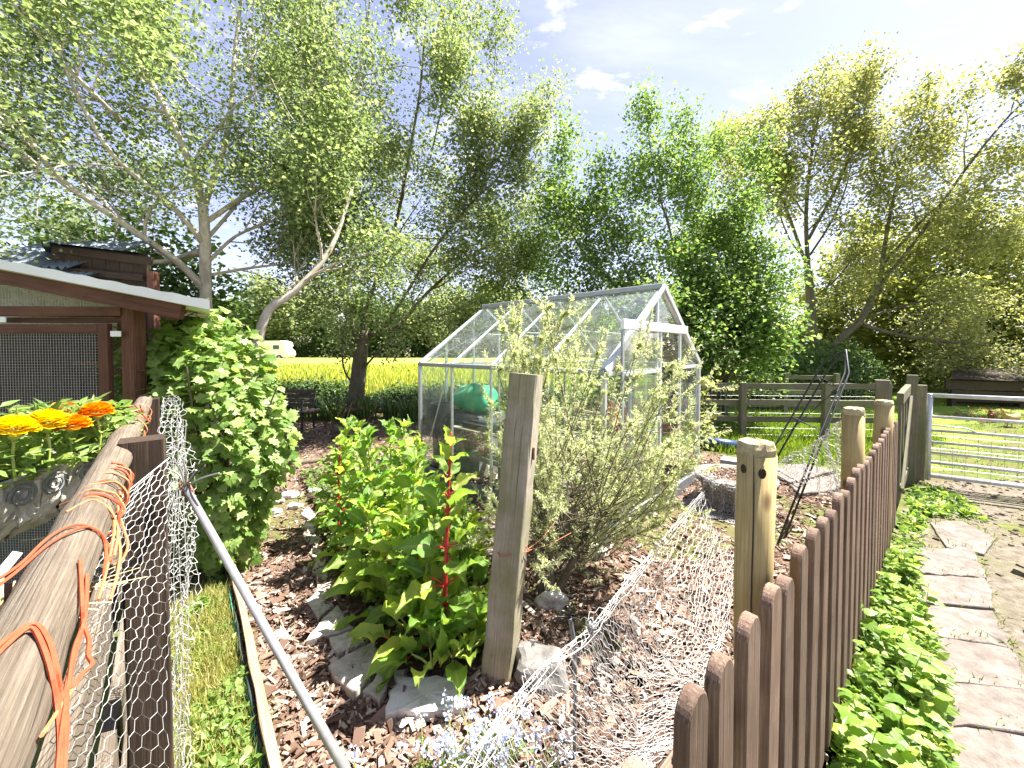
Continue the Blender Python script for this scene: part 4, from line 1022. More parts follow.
t = Tree(16); b0 = np.array([17.5, 17.0, 0]);
for l in ([(908, 392, 17), (905, 330, 17), (885, 270, 16.5)], [(910, 392, 17), (930, 320, 16.5), (950, 260, 16.2)], [(912, 392, 17), (970, 330, 16), (1010, 275, 16)], [(912, 392, 17), (985, 350, 15.5), (1045, 325, 15)], [(906, 392, 17), (870, 340, 16.5), (850, 310, 16.5)]):
    t.limb(PP(l), .12, 3, L=3.0, n=9)
t.make("maple_tree", "broad yellow green tree hanging low behind the lawn at the right", "tree", b0, MT['bark'], MT['lime_leaf'], 42000, .17, .28, minr=.012)

# --- hedges and background foliage
def hedge(name, label, cat, path, h, w, n, size, mat, seed, group=None, kind=None):
    r = np.random.default_rng(seed); path = smooth_path(path, 8); base = path[len(path) // 2].copy(); base[2] = 0
    o = thing(name, label, cat, base, group)
    st = MB()
    for k in range(26):
        q = path[r.integers(0, len(path))]; st.tube([q + [r.normal(0, .1), r.normal(0, .1), -.02], q + [r.normal(0, .2), r.normal(0, .15), h * .4], q + [r.normal(0, .35), r.normal(0, .25), h * .85]], [.02, .014, .006], 4)
    stuff(st.build("stems", MT['bark'], o))
    i = r.random(n) * (len(path) - 1.001); k = i.astype(int); q = path[k] + (path[k + 1] - path[k]) * (i - k)[:, None]
    th = r.random(n) * 2 * math.pi; rr = r.random(n) ** .4; bump_ = 1 + .22 * np.sin(i * 1.9 + seed) + .12 * np.sin(i * 4.7)
    z = h * (.03 + .97 * r.random(n) ** .8) * bump_; taper = np.sqrt(np.clip(1 - (z / (h * 1.3)) ** 2.5, .05, 1))
    pos = np.column_stack([q[:, 0] + np.cos(th) * rr * w * taper, q[:, 1] + np.sin(th) * rr * w * taper, z]) + r.normal(0, .05, (n, 3)); pos[:, 2] = np.abs(pos[:, 2])
    mm = MB(); leaves(mm, pos, size, r, .1, .7, LEAF4); stuff(mm.build("foliage", mat, o)); return o
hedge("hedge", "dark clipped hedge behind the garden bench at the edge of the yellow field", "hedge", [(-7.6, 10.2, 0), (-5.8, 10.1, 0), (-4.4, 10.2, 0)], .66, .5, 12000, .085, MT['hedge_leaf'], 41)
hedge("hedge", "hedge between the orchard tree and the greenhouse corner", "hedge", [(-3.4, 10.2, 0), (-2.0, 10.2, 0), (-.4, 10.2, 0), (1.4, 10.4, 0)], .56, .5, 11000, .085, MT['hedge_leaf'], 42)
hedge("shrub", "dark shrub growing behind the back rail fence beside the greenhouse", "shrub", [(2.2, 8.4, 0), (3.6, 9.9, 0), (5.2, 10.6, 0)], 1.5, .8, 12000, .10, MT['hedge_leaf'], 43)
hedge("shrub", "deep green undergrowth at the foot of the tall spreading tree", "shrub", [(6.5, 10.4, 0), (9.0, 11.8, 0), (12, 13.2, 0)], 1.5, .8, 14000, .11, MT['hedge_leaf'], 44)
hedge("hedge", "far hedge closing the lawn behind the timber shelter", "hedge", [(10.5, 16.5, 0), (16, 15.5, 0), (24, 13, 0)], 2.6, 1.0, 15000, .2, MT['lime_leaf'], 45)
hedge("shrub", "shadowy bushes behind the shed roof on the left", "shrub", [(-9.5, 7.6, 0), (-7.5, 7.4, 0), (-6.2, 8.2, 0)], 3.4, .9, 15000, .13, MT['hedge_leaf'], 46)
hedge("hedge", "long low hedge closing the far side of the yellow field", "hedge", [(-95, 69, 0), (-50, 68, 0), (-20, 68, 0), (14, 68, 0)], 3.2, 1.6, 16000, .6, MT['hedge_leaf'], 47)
# far tree line over the field
def far_tree(seed, h, w):
    t = Tree(seed); t.br.append((arr([(0, 0, 0), (0.1, 0, h * .25), (0, .1, h * .5)]), arr([.35, .28, .2]), 0))
    for k in range(7):
        a = k * 2.4; t.limb([(0, 0, h * (.12 + .05 * k)), (math.cos(a) * w * .3, math.sin(a) * w * .3, h * (.3 + .06 * k)), (math.cos(a) * w * .45, math.sin(a) * w * .45, h * (.45 + .07 * k))], .15, 2, L=h * .3, n=7)
    return t
protos = []
for i, (h, w, mat) in enumerate(((11, 9, 'hedge_leaf'), (9, 8, 'plum_leaf'), (13, 9, 'apple_leaf'))):
    protos.append(far_tree(60 + i, h, w).make("field_tree", "x", "tree", (0, 0, 0), MT['bark'], MT[mat], 7000, .62, .8, "trees along the far side of the field", minr=.06))
lab = ["dark green tree on the far edge of the yellow field", "bright green tree on the far edge of the yellow field", "pale green tree on the far edge of the yellow field"]
r = np.random.default_rng(77); used = set()
for i in range(22):
    x = -78 + i * 4.6 + r.uniform(-1, 1); y = 70 + r.uniform(-3, 5); k = int(r.integers(0, 3))
    s = r.uniform(.6, 1.15)
    if k not in used:
        used.add(k); o = protos[k]; o.location = (x, y, 0); o.rotation_euler = (0, 0, r.uniform(0, 6)); o["label"] = lab[k]; o.scale = (s, s, s)
    else: copy_thing(protos[k], (x, y, 0), r.uniform(0, 6), lab[k], s)
for k in range(3):
    if k not in used: protos[k].location = (-20 + k, 76, 0); protos[k]["label"] = lab[k]

# grass and strap leaved clumps round the orchard tree
def blade_clump(mm, c, n, L, w, r, spread=.12, arch=.6):
    for _ in range(n):
        a = r.uniform(0, 2 * math.pi); rr = r.random() ** .5 * spread; p = arr(c) + [math.cos(a) * rr, math.sin(a) * rr, 0]
        l = L * r.uniform(.6, 1.1); b = a + r.normal(0, .5); ar = arch * r.uniform(.4, 1.2); o = np.array([math.cos(b), math.sin(b), 0]); sd = np.array([-o[1], o[0], 0])
        pts = [p + o * (l * ar * k ** 2) + np.array([0, 0, l * (k - .5 * ar * k ** 3)]) for k in (0, .35, .7, 1.0)]
        ws = [w * .7, w, w * .7, .001]; v = []
        for q, ww in zip(pts, ws): v += [q - sd * ww, q + sd * ww]
        mm.add(v, np.array([(0, 1, 3, 2), (2, 3, 5, 4), (4, 5, 7, 6)]))
r = np.random.default_rng(91)
spots = [(-3.9, 8.5), (-3.3, 8.7), (-4.4, 8.9), (-2.8, 8.9), (-4.9, 9.1), (-2.3, 8.6), (-3.6, 9.3), (-1.9, 9.1), (-5.6, 8.9), (-1.3, 8.9)]
for i, q in enumerate(spots):
    mm = MB(); blade_clump(mm, (*q, 0), 70, .75, .014, r, .2, .7)
    tag(mm.build("strap_leaf_clump", MT['strap_leaf'], None, False, loc=(*q, 0), kind=None), "arching clump of strap leaves round the foot of the orchard tree", "plant", "strap leaf clumps at the orchard tree")
def grass_field(name, label, poly, n, L, w, mat, seed, z=0.0):
    r = np.random.default_rng(seed); poly = arr([q[:2] for q in poly]); P0, P1 = poly.min(0), poly.max(0); q = np.zeros((0, 2))
    while len(q) < n:
        c = r.uniform(P0, P1, (40000, 2)); q = np.vstack([q, c[inside(c[:, 0], c[:, 1], poly) & (r.random(40000) < np.minimum(1, (5 / np.maximum(c[:, 1], 1)) ** 1.2))]])
    q = q[:n]; d = np.column_stack([r.normal(0, .35, n), r.normal(0, .35, n), np.ones(n)])
    tv = [(-.5, 0, 0), (.5, 0, 0), (.4, .5, .12), (0, 1, .4), (-.4, .5, .12)]
    mm = MB(); mm.scatter(tv, [[(0, 1, 2, 3, 4)]], np.column_stack([q, np.full(n, z)]), frames(d, rand_dirs(n, r) * [1, 1, .1]), np.column_stack([np.full(n, w), L * r.uniform(.5, 1.2, n), L * r.uniform(.5, 1, n)]))
    o = mm.build(name, mat, None, loc=(0, 0, 0)); stuff(o); tag(o, label, "grass"); return o
grass_field("lawn_grass", "short sunlit grass on the lawn beyond the metal gate", LAWN, 60000, .05, .012, MT['grass'], 5)
grass_field("track_grass", "sparse short grass tufts creeping into the trodden track", DIRT, 2600, .035, .005, MT['dry_grass'], 15)
r = np.random.default_rng(88); q = []
for sl_ in slabs:
    g = arr([G(x, y, .0) for x, y in sl_]); k = len(g)
    for i in range(k):
        a_, b_ = g[i], g[(i + 1) % k]; m_ = int(np.linalg.norm(b_ - a_) * 60); q.append(a_ + (b_ - a_) * (np.clip(r.random(m_) + .08 * np.sin(np.arange(m_)), 0, 1))[:, None] + r.normal(0, .012, (m_, 3)) * [1, 1, 0])
q = np.concatenate(q); q[:, 2] = .0; n = len(q); d = np.column_stack([r.normal(0, .6, n), r.normal(0, .6, n), np.ones(n)])
mm = MB(); mm.scatter([(-.5, 0, 0), (.5, 0, 0), (.35, .55, .12), (0, 1, .4), (-.35, .55, .12)], [[(0, 1, 2, 3, 4)]], q, frames(d, rand_dirs(n, r) * [1, 1, .1]), np.column_stack([np.full(n, .005), r.uniform(.03, .075, n), r.uniform(.03, .06, n)]))
o = mm.build("joint_grass", MT['grass'], None, loc=(0, 0, 0)); stuff(o); tag(o, "thin grass growing in the joints between the path slabs", "grass")
grass_field("rough_grass", "rough green grass in front of the back rail fence", [(1.8, 6.6), (3.1, 6.05), (4.0, 5.2), (5.2, 5.5), (7.5, 6.6), (9, 9.5), (2.5, 9.2)], 16000, .16, .01, MT['grass'], 6)
grass_field("dry_grass", "dry straw coloured grass under the wire along the left fence", [rail_line(.9)[:2] + [.05, 0], rail_line(2.4)[:2] + [.05, 0], board_line(2.4)[:2] - [.03, 0], board_line(1.2)[:2] - [.03, 0]], 12000, .13, .004, MT['dry_grass'], 7)

# ---- leaf meshes for close plants
def leaf_outline(lobed, seed, fold=.12):
    """broad leaf in the unit square, midrib along y: 3x7 grid shaped to an outline"""
    r = np.random.default_rng(seed)
    ys = np.linspace(0, 1, 8); base = np.sin(np.pi * np.clip(ys, .0, 1) ** .62) ** .8 * .31
    if lobed: base = base * (1 + .28 * np.cos(ys * 13)) + .02
    v = []
    for i, y in enumerate(ys):
        w = max(base[i], .012 if i in (0, 7) else .05)
        for s_ in (-1, -.5, 0, .5, 1):
            v.append((s_ * w, y - (.10 * s_ * s_ if lobed else .03 * s_ * s_), abs(s_) * fold + .10 * math.sin(y * 3) - .22 * y * y + r.normal(0, .04) * abs(s_) * (1.6 if abs(s_) == 1 else 1) + .04 * math.sin(y * 17 + 3 * s_ + seed) * (.3 + abs(s_))))
    f = [(i * 5 + j, i * 5 + j + 1, (i + 1) * 5 + j + 1, (i + 1) * 5 + j) for i in range(7) for j in range(4)]
    return arr(v), [np.array(f)]
def leaf_poly(points, seed, fold=.1):
    """lobed leaf as a fan about its base midrib"""
    r = np.random.default_rng(seed); pts = arr(points); v = np.column_stack([pts, np.abs(pts[:, 0]) * fold - .15 * pts[:, 1] ** 2 + r.normal(0, .015, len(pts))])
    v = np.vstack([[0, .38, .02], v]); n = len(pts)
    return v, [np.array([(0, 1 + k, 1 + (k + 1) % n) for k in range(n)])]
VINE = [(0, .05), (.18, -.06), (.42, .04), (.36, .2), (.56, .42), (.34, .5), (.28, .72), (.12, .72), (0, 1), (-.12, .72), (-.28, .72), (-.34, .5), (-.56, .42), (-.36, .2), (-.42, .04), (-.18, -.06)]
NETTLE = [(0, 0), (.2, .02), (.34, .18), (.30, .3), (.33, .42), (.22, .56), (.2, .7), (.08, .84), (0, 1), (-.08, .84), (-.2, .7), (-.22, .56), (-.33, .42), (-.30, .3), (-.34, .18), (-.2, .02)]
def single_mesh(name, tpl, mat, smooth=True):
    mm = MB(); mm.add(tpl[0], tpl[1]); return mm.mesh(name, mat, smooth)

# ---- lobed leaf shrub beside the run
vt = leaf_poly(VINE, 1, .14); vm = [single_mesh("leaf", leaf_poly(VINE, 3 + k, .14), MT['vine_leaf_single'], False) for k in range(2)]
VC = np.array([-2.10, 2.66, 0]); shrub = thing("lobed_leaf_shrub", "big pale green shrub with lobed leaves growing against the run", "shrub", VC)
r = np.random.default_rng(17)
st = MB()
for k in range(16):
    a = r.uniform(0, 6.28); st.tube(smooth_path([VC + [r.normal(0, .06), r.normal(0, .06), -.02], VC + [math.cos(a) * .2, math.sin(a) * .2, .7], VC + [math.cos(a) * .45, math.sin(a) * .42, 1.2 + r.normal(0, .15)]], 4), np.linspace(.014, .005, 9), 5, caps=False)
stuff(st.build("stems", MT['bark'], shrub))
n = 4200; dv = rand_dirs(n, r); 
rad = .72 + .28 * r.random(n); lump = 1 + .12 * np.sin(dv[:, 0] * 6 + 1) * np.cos(dv[:, 2] * 5) + .1 * np.sin(dv[:, 1] * 7)
pos = VC + np.array([0, 0, .93]) + dv * rad[:, None] * lump[:, None] * np.array([.47, .46, .93])
pos[:, 0] += .16 * (pos[:, 2] - .9) * -.6
pos[:, :2] = VC[:2] + (pos[:, :2] - VC[:2]) * (.55 + .45 * np.clip((pos[:, 2:3] - .1) / .75, 0, 1)); dv = dv
ok = pos[:, 2] > .03; pos, dv = pos[ok], dv[ok]; n = len(pos)
nv = dv * .8 + np.array([.25, -.2, .7]) + r.normal(0, .35, (n, 3)); dd = dv * .7 + np.array([0, 0, -.5]) + r.normal(0, .45, (n, 3))
fr = frames(dd, nv); sc_ = r.uniform(.05, .092, n)
vis = (pos - np.array([0, 0, 1.6])); dist = np.linalg.norm(vis, axis=1); order = np.argsort(np.einsum('ij,ij->i', vis / dist[:, None], dv) + .0 * dist)
big = order[:300]; rest = order[300:]
mm = MB(); mm.scatter(vt[0], vt[1], pos[rest], fr[rest], sc_[rest]); stuff(mm.build("leaves", MT['vine_leaf'], shrub))
for k in big: place("leaf", vm[k % 2], shrub, pos[k], fr[k], float(sc_[k]))

# ---- rosemary sprawling behind the square post
RC = G(545, 603); r = np.random.default_rng(23)
rose = thing("rosemary_bush", "sprawling feathery rosemary bush between the square post and the tub", "bush", RC)
st = MB(); needle_p, needle_d, needle_c = [], [], []
core = [smooth_path([RC + [0, 0, -.02], RC + [.05, .03, .22], RC + [.02, .08, .45]], 4), smooth_path([RC + [.05, .02, 0], RC + [.22, .06, .3], RC + [.38, .12, .5]], 4), smooth_path([RC + [-.02, .02, 0], RC + [-.05, .1, .35], RC + [-.1, .15, .6]], 4)]
for c in core: st.tube(c, np.linspace(.026, .014, len(c)), 6, wob=.08)
shoots = 0
while shoots < 130:
    c = core[r.integers(0, 3)]; p = c[r.integers(3, len(c))]
    aim = r.random()
    tgt = RC + np.array([r.uniform(-.36, 1.12), r.uniform(-.25, .62), 0]); x = (tgt[0] - RC[0])
    top = 1.62 - .08 * x - 1.6 * max(0, x - .85) - .9 * max(0, -x - .1)
    tgt[2] = r.uniform(.2, 1) * top; tgt[0] = RC[0] + min(x, .38 + .42 * tgt[2])
    if aim < .12: tgt = RC + np.array([r.normal(-.12, .1), r.normal(.12, .1), r.uniform(1.35, 1.8)])
    L = np.linalg.norm(tgt - p); mid = p * .5 + tgt * .5 + np.array([0, 0, -.08 * L]) + r.normal(0, .05, 3)
    pts = smooth_path([p, mid, tgt, tgt + nrm(nrm(tgt - mid) + [.5 * max(0, x), -.15, .35]) * .1], 5)
    st.tube(pts, np.linspace(.0045, .0015, len(pts)), 4, caps=False)
    k = int(270 * L); t = 1 - r.random(k) ** 1.5 * .72; x = t * (len(pts) - 1.001); i = x.astype(int)
    q = pts[i] + (pts[i + 1] - pts[i]) * (x - i)[:, None]; dn = pts[i + 1] - pts[i]; dn /= np.linalg.norm(dn, axis=1, keepdims=True)
    needle_p.append(q); needle_d.append(dn * .75 + rand_dirs(k, r) * .75); shoots += 1
    for _ in range(5):          # side sprigs
        x = r.uniform(.35, .95) * (len(pts) - 1); i = int(x); q0 = pts[i]; dn0 = nrm(nrm(pts[min(i + 1, len(pts) - 1)] - pts[max(0, i - 1)]) * .6 + rand_dirs(1, r)[0] * .8 + [.15, -.1, .15]); l = r.uniform(.08, .26)
        sp = arr([q0, q0 + dn0 * l * .5, q0 + nrm(dn0 + [0, 0, .4]) * l]); st.tube(sp, [.002, .0016, .001], 3, caps=False)
        k = int(420 * l); t = r.random(k)[:, None]; q = np.where(t < .5, sp[0] + (sp[1] - sp[0]) * 2 * t, sp[1] + (sp[2] - sp[1]) * (2 * t - 1)); needle_p.append(q); needle_d.append(np.repeat(dn0[None], k, 0) * .75 + rand_dirs(k, r) * .75)
q = np.concatenate(needle_p); dn = np.concatenate(needle_d); n = len(q)
stuff(st.build("stems", MT['bark'], rose, True))
tv = [(0, 0, 0), (.5, .4, .08), (0, 1, 0), (-.5, .4, .08)]
L = r.uniform(.018, .038, n); pale = r.random(n) < .10
for msk, nm, mat in ((~pale, "needles", MT['rosemary']), (pale, "faded_flowers", MT['rosemary_pale'])):
    mm = MB(); mm.scatter(tv, [[(0, 1, 2, 3)]], q[msk], frames(dn[msk], rand_dirs(msk.sum(), r)), np.column_stack([np.full(msk.sum(), 0.0055 if nm == "needles" else .009), L[msk] * (1 if nm == "needles" else .6), L[msk]]))
    stuff(mm.build(nm, mat, rose))
print("needles", n)

# ---- chard plants
lm = [single_mesh("leaf", leaf_outline(False, 200 + k, .10), MT['chard']) for k in range(4)]
r = np.random.default_rng(31)
def chard(px, py, h, red, nl, lab, big=.2, lean=(0, 0), bolt=True):
    b = G(px, py, .05); o = thing("chard_plant", lab, "vegetable plant", b, "chard plants in the bed")
    top = b + np.array([lean[0], lean[1], h]); mid = b * .5 + top * .5 + r.normal(0, .012, 3)
    pts = smooth_path([b - [0, 0, .04], mid, top], 6); mat = MT['chard_red'] if red else MT['chard_green']
    if bolt:
        mm = MB(); mm.tube(pts, np.linspace(.015, .005, len(pts)), 8, wob=.05); mm.build("stalk", mat, o, True)
    for k in range(nl):
        t = (k + .5) / nl
        if bolt:
            p = pts[int(t * (len(pts) - 1))]; size = big * (1.45 - .8 * t) * r.uniform(.75, 1.25); el = r.uniform(.1, .7) + .5 * t
            pl = .13 * (1 - t) + .015
        else:
            p = b.copy(); size = big * 1.3 * r.uniform(.75, 1.25); el = r.uniform(.35, 1.25); pl = h * r.uniform(.35, .8)
        a = k * 2.39996 + r.normal(0, .35); d = np.array([math.cos(a) * math.cos(el), math.sin(a) * math.cos(el), math.sin(el)])
        e = p + d * pl + np.array([0, 0, -.02 * (1 - t)])
        if pl > .03:
            mm = MB(); mm.tube([p, p * .5 + e * .5 + [0, 0, .012], e], [.007, .0055, .0035], 5, caps=False); mm.build("leaf_stem", mat, o, True)
        d2 = nrm(d + np.array([0, 0, -.35 + .5 * t]) + r.normal(0, .12, 3)); fr_ = frames(d2[None], (np.array([0, 0, 1]) + r.normal(0, .3, 3))[None])[0]
        place("leaf", lm[int(r.integers(0, 4))], o, e, fr_, (size * r.uniform(.75, 1.05), size, size))
    return o
tall_g, tall_r = "bolting chard with a pale green stalk standing in the bed", "bolting chard with a red stalk in the middle of the bed"
chard(444, 636, 1.10, True, 30, "tallest bolting chard with a bright red stalk beside the square post", .16, (.035, .06))
chard(437, 632, .30, True, 7, "chard with thick red leaf stems at the foot of the tallest red stalk", .2, bolt=False)
GL_ = ['pale stalked bolting chard in the middle of the bed, beside the tallest pale ones', 'tallest pale stalked chard, at the back of the bed towards the greenhouse', 'pale stalked bolting chard at the far left back of the bed', 'pale stalked chard between the tall back row and the red stalk', 'shorter pale stalked chard just left of the tallest red stalk', 'pale stalked chard halfway along the left stone edging', 'pale stalked chard in the back row nearest the chip path', 'pale stalked chard in the middle of the back row', 'pale stalked chard at the greenhouse end of the back row', 'pale stalked chard in the centre front of the bed', 'pale stalked chard behind the tallest red stalk, nearest the greenhouse wall', 'pale stalked chard at the left edge near the white rubble stones']
for x, y, h, red, nl, big, bolt in ((378, 560, .98, False, 30, .19, True), (398, 548, 1.0, False, 30, .18, True), (352, 528, .95, False, 26, .18, True), (412, 570, .85, False, 26, .2, True), (430, 590, .72, False, 24, .2, True), (378, 592, .62, False, 20, .19, True),
                                    (362, 515, .9, False, 24, .17, True), (392, 512, .88, False, 24, .17, True), (422, 532, .82, False, 24, .17, True), (404, 615, .6, False, 22, .21, True), (462, 585, .55, False, 18, .19, True), (350, 556, .6, False, 18, .17, True)):
    chard(x, y, h, red, nl + 18, GL_.pop(0), big * .8, (r.normal(0, .04), r.normal(0, .04)), bolt)
RL_ = ['red stalked chard at the far left of the bed', 'short red stalked chard low among the leaves by the left edging', 'red stalked chard between the pale chard and the tallest red stalk']
for x, y, h, nl in ((338, 535, .8, 20), (386, 600, .42, 16), (421, 612, .5, 18)):
    chard(x, y, h, True, nl + 8, RL_.pop(0), .14, (r.normal(0, .04), r.normal(0, .04)))
low = "low rosette of broad glossy chard leaves at the front of the bed"
LL_ = ['low chard with red leaf stems at the front corner of the bed', 'low chard rosette right above the flat white stone', 'low chard rosette against the left side of the square post foot', 'low chard rosette beside the largest pale edging stone', 'low chard rosette behind the square post, above the post foot', 'low chard rosette at the right edge of the bed under the rosemary', 'small low chard rosette between the red stalk and the square post', 'low chard rosette along the left stone edging', 'low red stemmed chard just left of the tallest red stalk']
for x, y, h, red, nl, big in ((420, 652, .26, True, 9, .19), (432, 668, .2, False, 8, .17), (466, 655, .25, False, 9, .17), (412, 636, .28, False, 8, .18), (480, 630, .26, False, 8, .17), (470, 600, .3, False, 8, .18), (452, 660, .22, False, 7, .16), (398, 618, .25, False, 7, .16), (425, 640, .3, True, 8, .2)):
    chard(x, y, h, red, nl, LL_.pop(0), big * .72, bolt=False)
# small weeds in the bed
def weedlets(name, label, poly, n, size, mat, seed, z0=.0, zh=.08, tpl=LEAF6, cat="weeds", dens=None):
    r = np.random.default_rng(seed); poly = arr([q[:2] for q in poly]); P0, P1 = poly.min(0), poly.max(0); q = np.zeros((0, 2))
    while len(q) < n:
        c = r.uniform(P0, P1, (20000, 2)); k = inside(c[:, 0], c[:, 1], poly)
        if dens is not None: k &= r.random(len(c)) < dens(c)
        q = np.vstack([q, c[k]])
    q = q[:n]; hgt = z0 + zh * r.random(n) * (.6 + .4 * relief(q[:, 0] * 3, q[:, 1] * 3, seed))
    hgt = np.maximum(hgt, z0 + .008); d = rand_dirs(n, r); d[:, 2] = d[:, 2] * .6 + .05; nv = rand_dirs(n, r) * .95 + [0, 0, 1.0]; s = size * r.uniform(.5, 1.3, n)
    mm = MB(); mm.scatter(tpl[0], tpl[1], np.column_stack([q, hgt]), frames(d, nv), s)
    o = mm.build(name, mat, None, loc=(0, 0, 0)); stuff(o); tag(o, label, cat); return o
weedlets("bed_weeds", "small green weeds covering the soil under the chard", CHARD_BED, 2600, .045, MT['plum_leaf'], 51, .05, .12)
wl = [rail_line(1.0)[:2] + [.1, 0], rail_line(2.5)[:2] + [.05, 0], (-2.1, 2.75), board_line(2.4)[:2], board_line(1.05)[:2] - [.03, 0]]
weedlets("strip_weeds", "lime green weeds growing along the left fence beside the edging board", wl, 8000, .036, MT['vine_leaf'], 52, .0, .13, dens=lambda c: np.clip(.25 + .7 * (relief(c[:, 0] * 2, c[:, 1] * 2, 9) > -.1), 0, 1) * (c[:, 1] > 1.25))
WS = [picket_line(.75)[:2] + fn_out[:2] * .03, picket_line(3.55)[:2] + fn_out[:2] * .03, G(940, 492)[:2], G(926, 530)[:2], G(915, 590)[:2], G(925, 625)[:2], G(945, 700)[:2], G(952, 768)[:2], G(960, 860)[:2], G(905, 900)[:2]]
weedlets("strip_weeds", "bright green nettles and ground elder filling the strip between the pickets and the slabs", WS, 9000, .044, MT['weed_leaf'], 53, .0, .16, tpl=leaf_poly(NETTLE, 5), dens=lambda c: np.clip(.12 + 1.1 * (relief(c[:, 0] * 2.4, c[:, 1] * 2.4, 19) > -.35), 0, 1))
weedlets("gate_weeds", "low green weeds at the foot of the metal gate post", [G(905, 500), G(925, 486), G(962, 500), G(985, 522), G(960, 516), G(930, 520)], 700, .06, MT['weed_leaf'], 54, 0, .1)
nm_ = [single_mesh("leaf", leaf_poly(NETTLE, 7 + k), MT['weed_single'], False) for k in range(2)]
r = np.random.default_rng(37); made = 0
WSa = arr(WS)
while made < 34:
    q = r.uniform(WSa.min(0), WSa.max(0))
    if not inside(q[:1], q[1:], WSa)[0] or q[1] > 2.6: continue
    o = thing("weed_plant", "upright leafy weed among the nettles between the pickets and the slabs", "weed", (*q, 0), "tall weeds in the strip by the pickets")
    h = r.uniform(.14, .3); b = np.array([*q, 0]); tp = b + [r.normal(0, .05), r.normal(0, .05), h]
    mm = MB(); mm.tube([b, b * .5 + tp * .5, tp], [.003, .0025, .0015], 4, caps=False); mm.build("stem", MT['chard_green'], o)
    for k in range(7):
        t = .35 + .65 * k / 6; p = b + (tp - b) * t; a = k * 1.571 + r.normal(0, .3) + (k % 2) * .5; d = np.array([math.cos(a), math.sin(a), r.uniform(-.25, .25)])
        place("leaf", nm_[k % 2], o, p, frames(d[None], (np.array([0, 0, 1.]) + r.normal(0, .2, 3))[None])[0], float(r.uniform(.06, .115) * (1.15 - .4 * t)))
    made += 1

# ---- pale blue forget-me-nots near the camera
r = np.random.default_rng(43)
FMN = [(424, 752), (448, 742), (466, 756), (486, 742), (500, 728), (478, 766), (512, 748), (455, 764), (520, 738), (490, 760), (440, 766), (530, 760), (506, 764), (366, 768), (548, 750), (470, 735)]
ft = MB(); 
for k, (x, y) in enumerate(FMN):
    b = G(x, min(y + 25, 800), 0); b[1] = max(b[1], 1.05); o = thing("forget_me_not", "pale blue forget-me-not clump at the foot of the picture below the square post", "flower", b, "pale blue flowers by the wire netting")
    st, fl_, lf = MB(), MB(), MB(); pp, dd_, lp = [], [], []
    for s_ in range(5 if k != 13 else 2):
        tp = b + np.array([r.normal(0, .045), r.normal(0, .045), r.uniform(.10, .24)]); st.tube([b + r.normal(0, .01, 3) * [1, 1, 0], b * .5 + tp * .5 + r.normal(0, .008, 3), tp], [.002, .0018, .0012], 4, caps=False)
        for _ in range(16): pp.append(tp + r.normal(0, .011, 3)); dd_.append(nrm(r.normal(0, 1, 3)))
        for _ in range(3): lp.append(b + (tp - b) * r.uniform(.1, .6) + r.normal(0, .01, 3))
    five = [(0, 0, 0)] + [(math.cos(a) * (1 if i % 2 == 0 else .6), math.sin(a) * (1 if i % 2 == 0 else .6), .1) for i, a in enumerate(np.linspace(0, 2 * math.pi, 11)[:-1])]
    pp, dd_ = arr(pp), arr(dd_); nn = dd_ + np.array([0, -.3, .6]); nn /= np.linalg.norm(nn, axis=1, keepdims=True)
    s1 = np.cross(nn, rand_dirs(len(nn), r)); s1 /= np.linalg.norm(s1, axis=1, keepdims=True); F = np.stack([s1, np.cross(nn, s1), nn], 2)
    fl_.scatter(five, [[(0, 1 + i, 1 + (i + 1) % 10) for i in range(10)]], pp, F, np.full(len(pp), .0062))
    leaves(lf, arr(lp), .035, r, .0, .6, LEAF6, .6)
    st.build("stem", MT['chard_green'], o); stuff(fl_.build("flowers", MT['fm_flower'], o)); stuff(lf.build("leaves", MT['plum_leaf'], o))

# plants in the greenhouse
def potted(name, label, cat, c, h, n, size, mat, seed, spread=.1):
    r = np.random.default_rng(seed); o = thing(name, label, cat, c); st = MB()
    for k in range(6): st.tube([arr(c), arr(c) + [r.normal(0, spread * .5), r.normal(0, spread * .5), h * .5], arr(c) + [r.normal(0, spread), r.normal(0, spread), h]], [.004, .003, .002], 4, caps=False)
    st.build("stems", MT['chard_green'], o); mm = MB(); pos = arr(c) + np.column_stack([r.normal(0, spread, n), r.normal(0, spread, n), h * (.2 + .9 * r.random(n))]); leaves(mm, pos, size, r, .1, .7, LEAF6); stuff(mm.build("foliage", mat, o)); return o
potted("potted_plant", "leafy green seedling in the terracotta pot right of the black tray", "plant", gp(-.02, -.68, .8), .22, 110, .05, MT['vine_leaf'], 3)
potted("potted_plant", "bushy plant in the left pot on the far staging bench", "plant", gp(-.02, .55, .86), .3, 160, .06, MT['plum_leaf'], 4, .12)
potted("potted_plant", "bushy plant in the right pot on the far staging bench", "plant", gp(.15, .6, .86), .34, 160, .06, MT['apple_leaf'], 5, .12)
potted("potted_plant", "small plant in the black pot on the low shelf", "plant", gp(-.28, -.72, .5), .14, 70, .04, MT['hedge_leaf'], 6, .06)
potted("potted_plant", "brown tangled plant in the terracotta pot under the tray", "plant", gp(-.18, -.72, .5), .15, 90, .035, MT['dry_grass'], 7, .07)
pot(gp(.36, .12, .02), .15, .19, .34, MT['terracotta'], "big terracotta pot inside the greenhouse door opening")
mm = MB(); blade_clump(mm, gp(.36, .12, .34), 70, 1.0, .016, np.random.default_rng(8), .05, .8)
tag(mm.build("red_cordyline", MT['red_leaf'], None, False, loc=gp(.36, .12, .34)), "red spiky cordyline seen through the open greenhouse door", "plant")
hc = np.array([P(700, 400, 4.7)[0] + .15, 5.0, 0.0]); potted("yellow_bush", "low bush with yellow tinged leaves at the right corner of the greenhouse", "plant", hc, 1.15, 260, .06, MT['lime_leaf'], 9, .1)
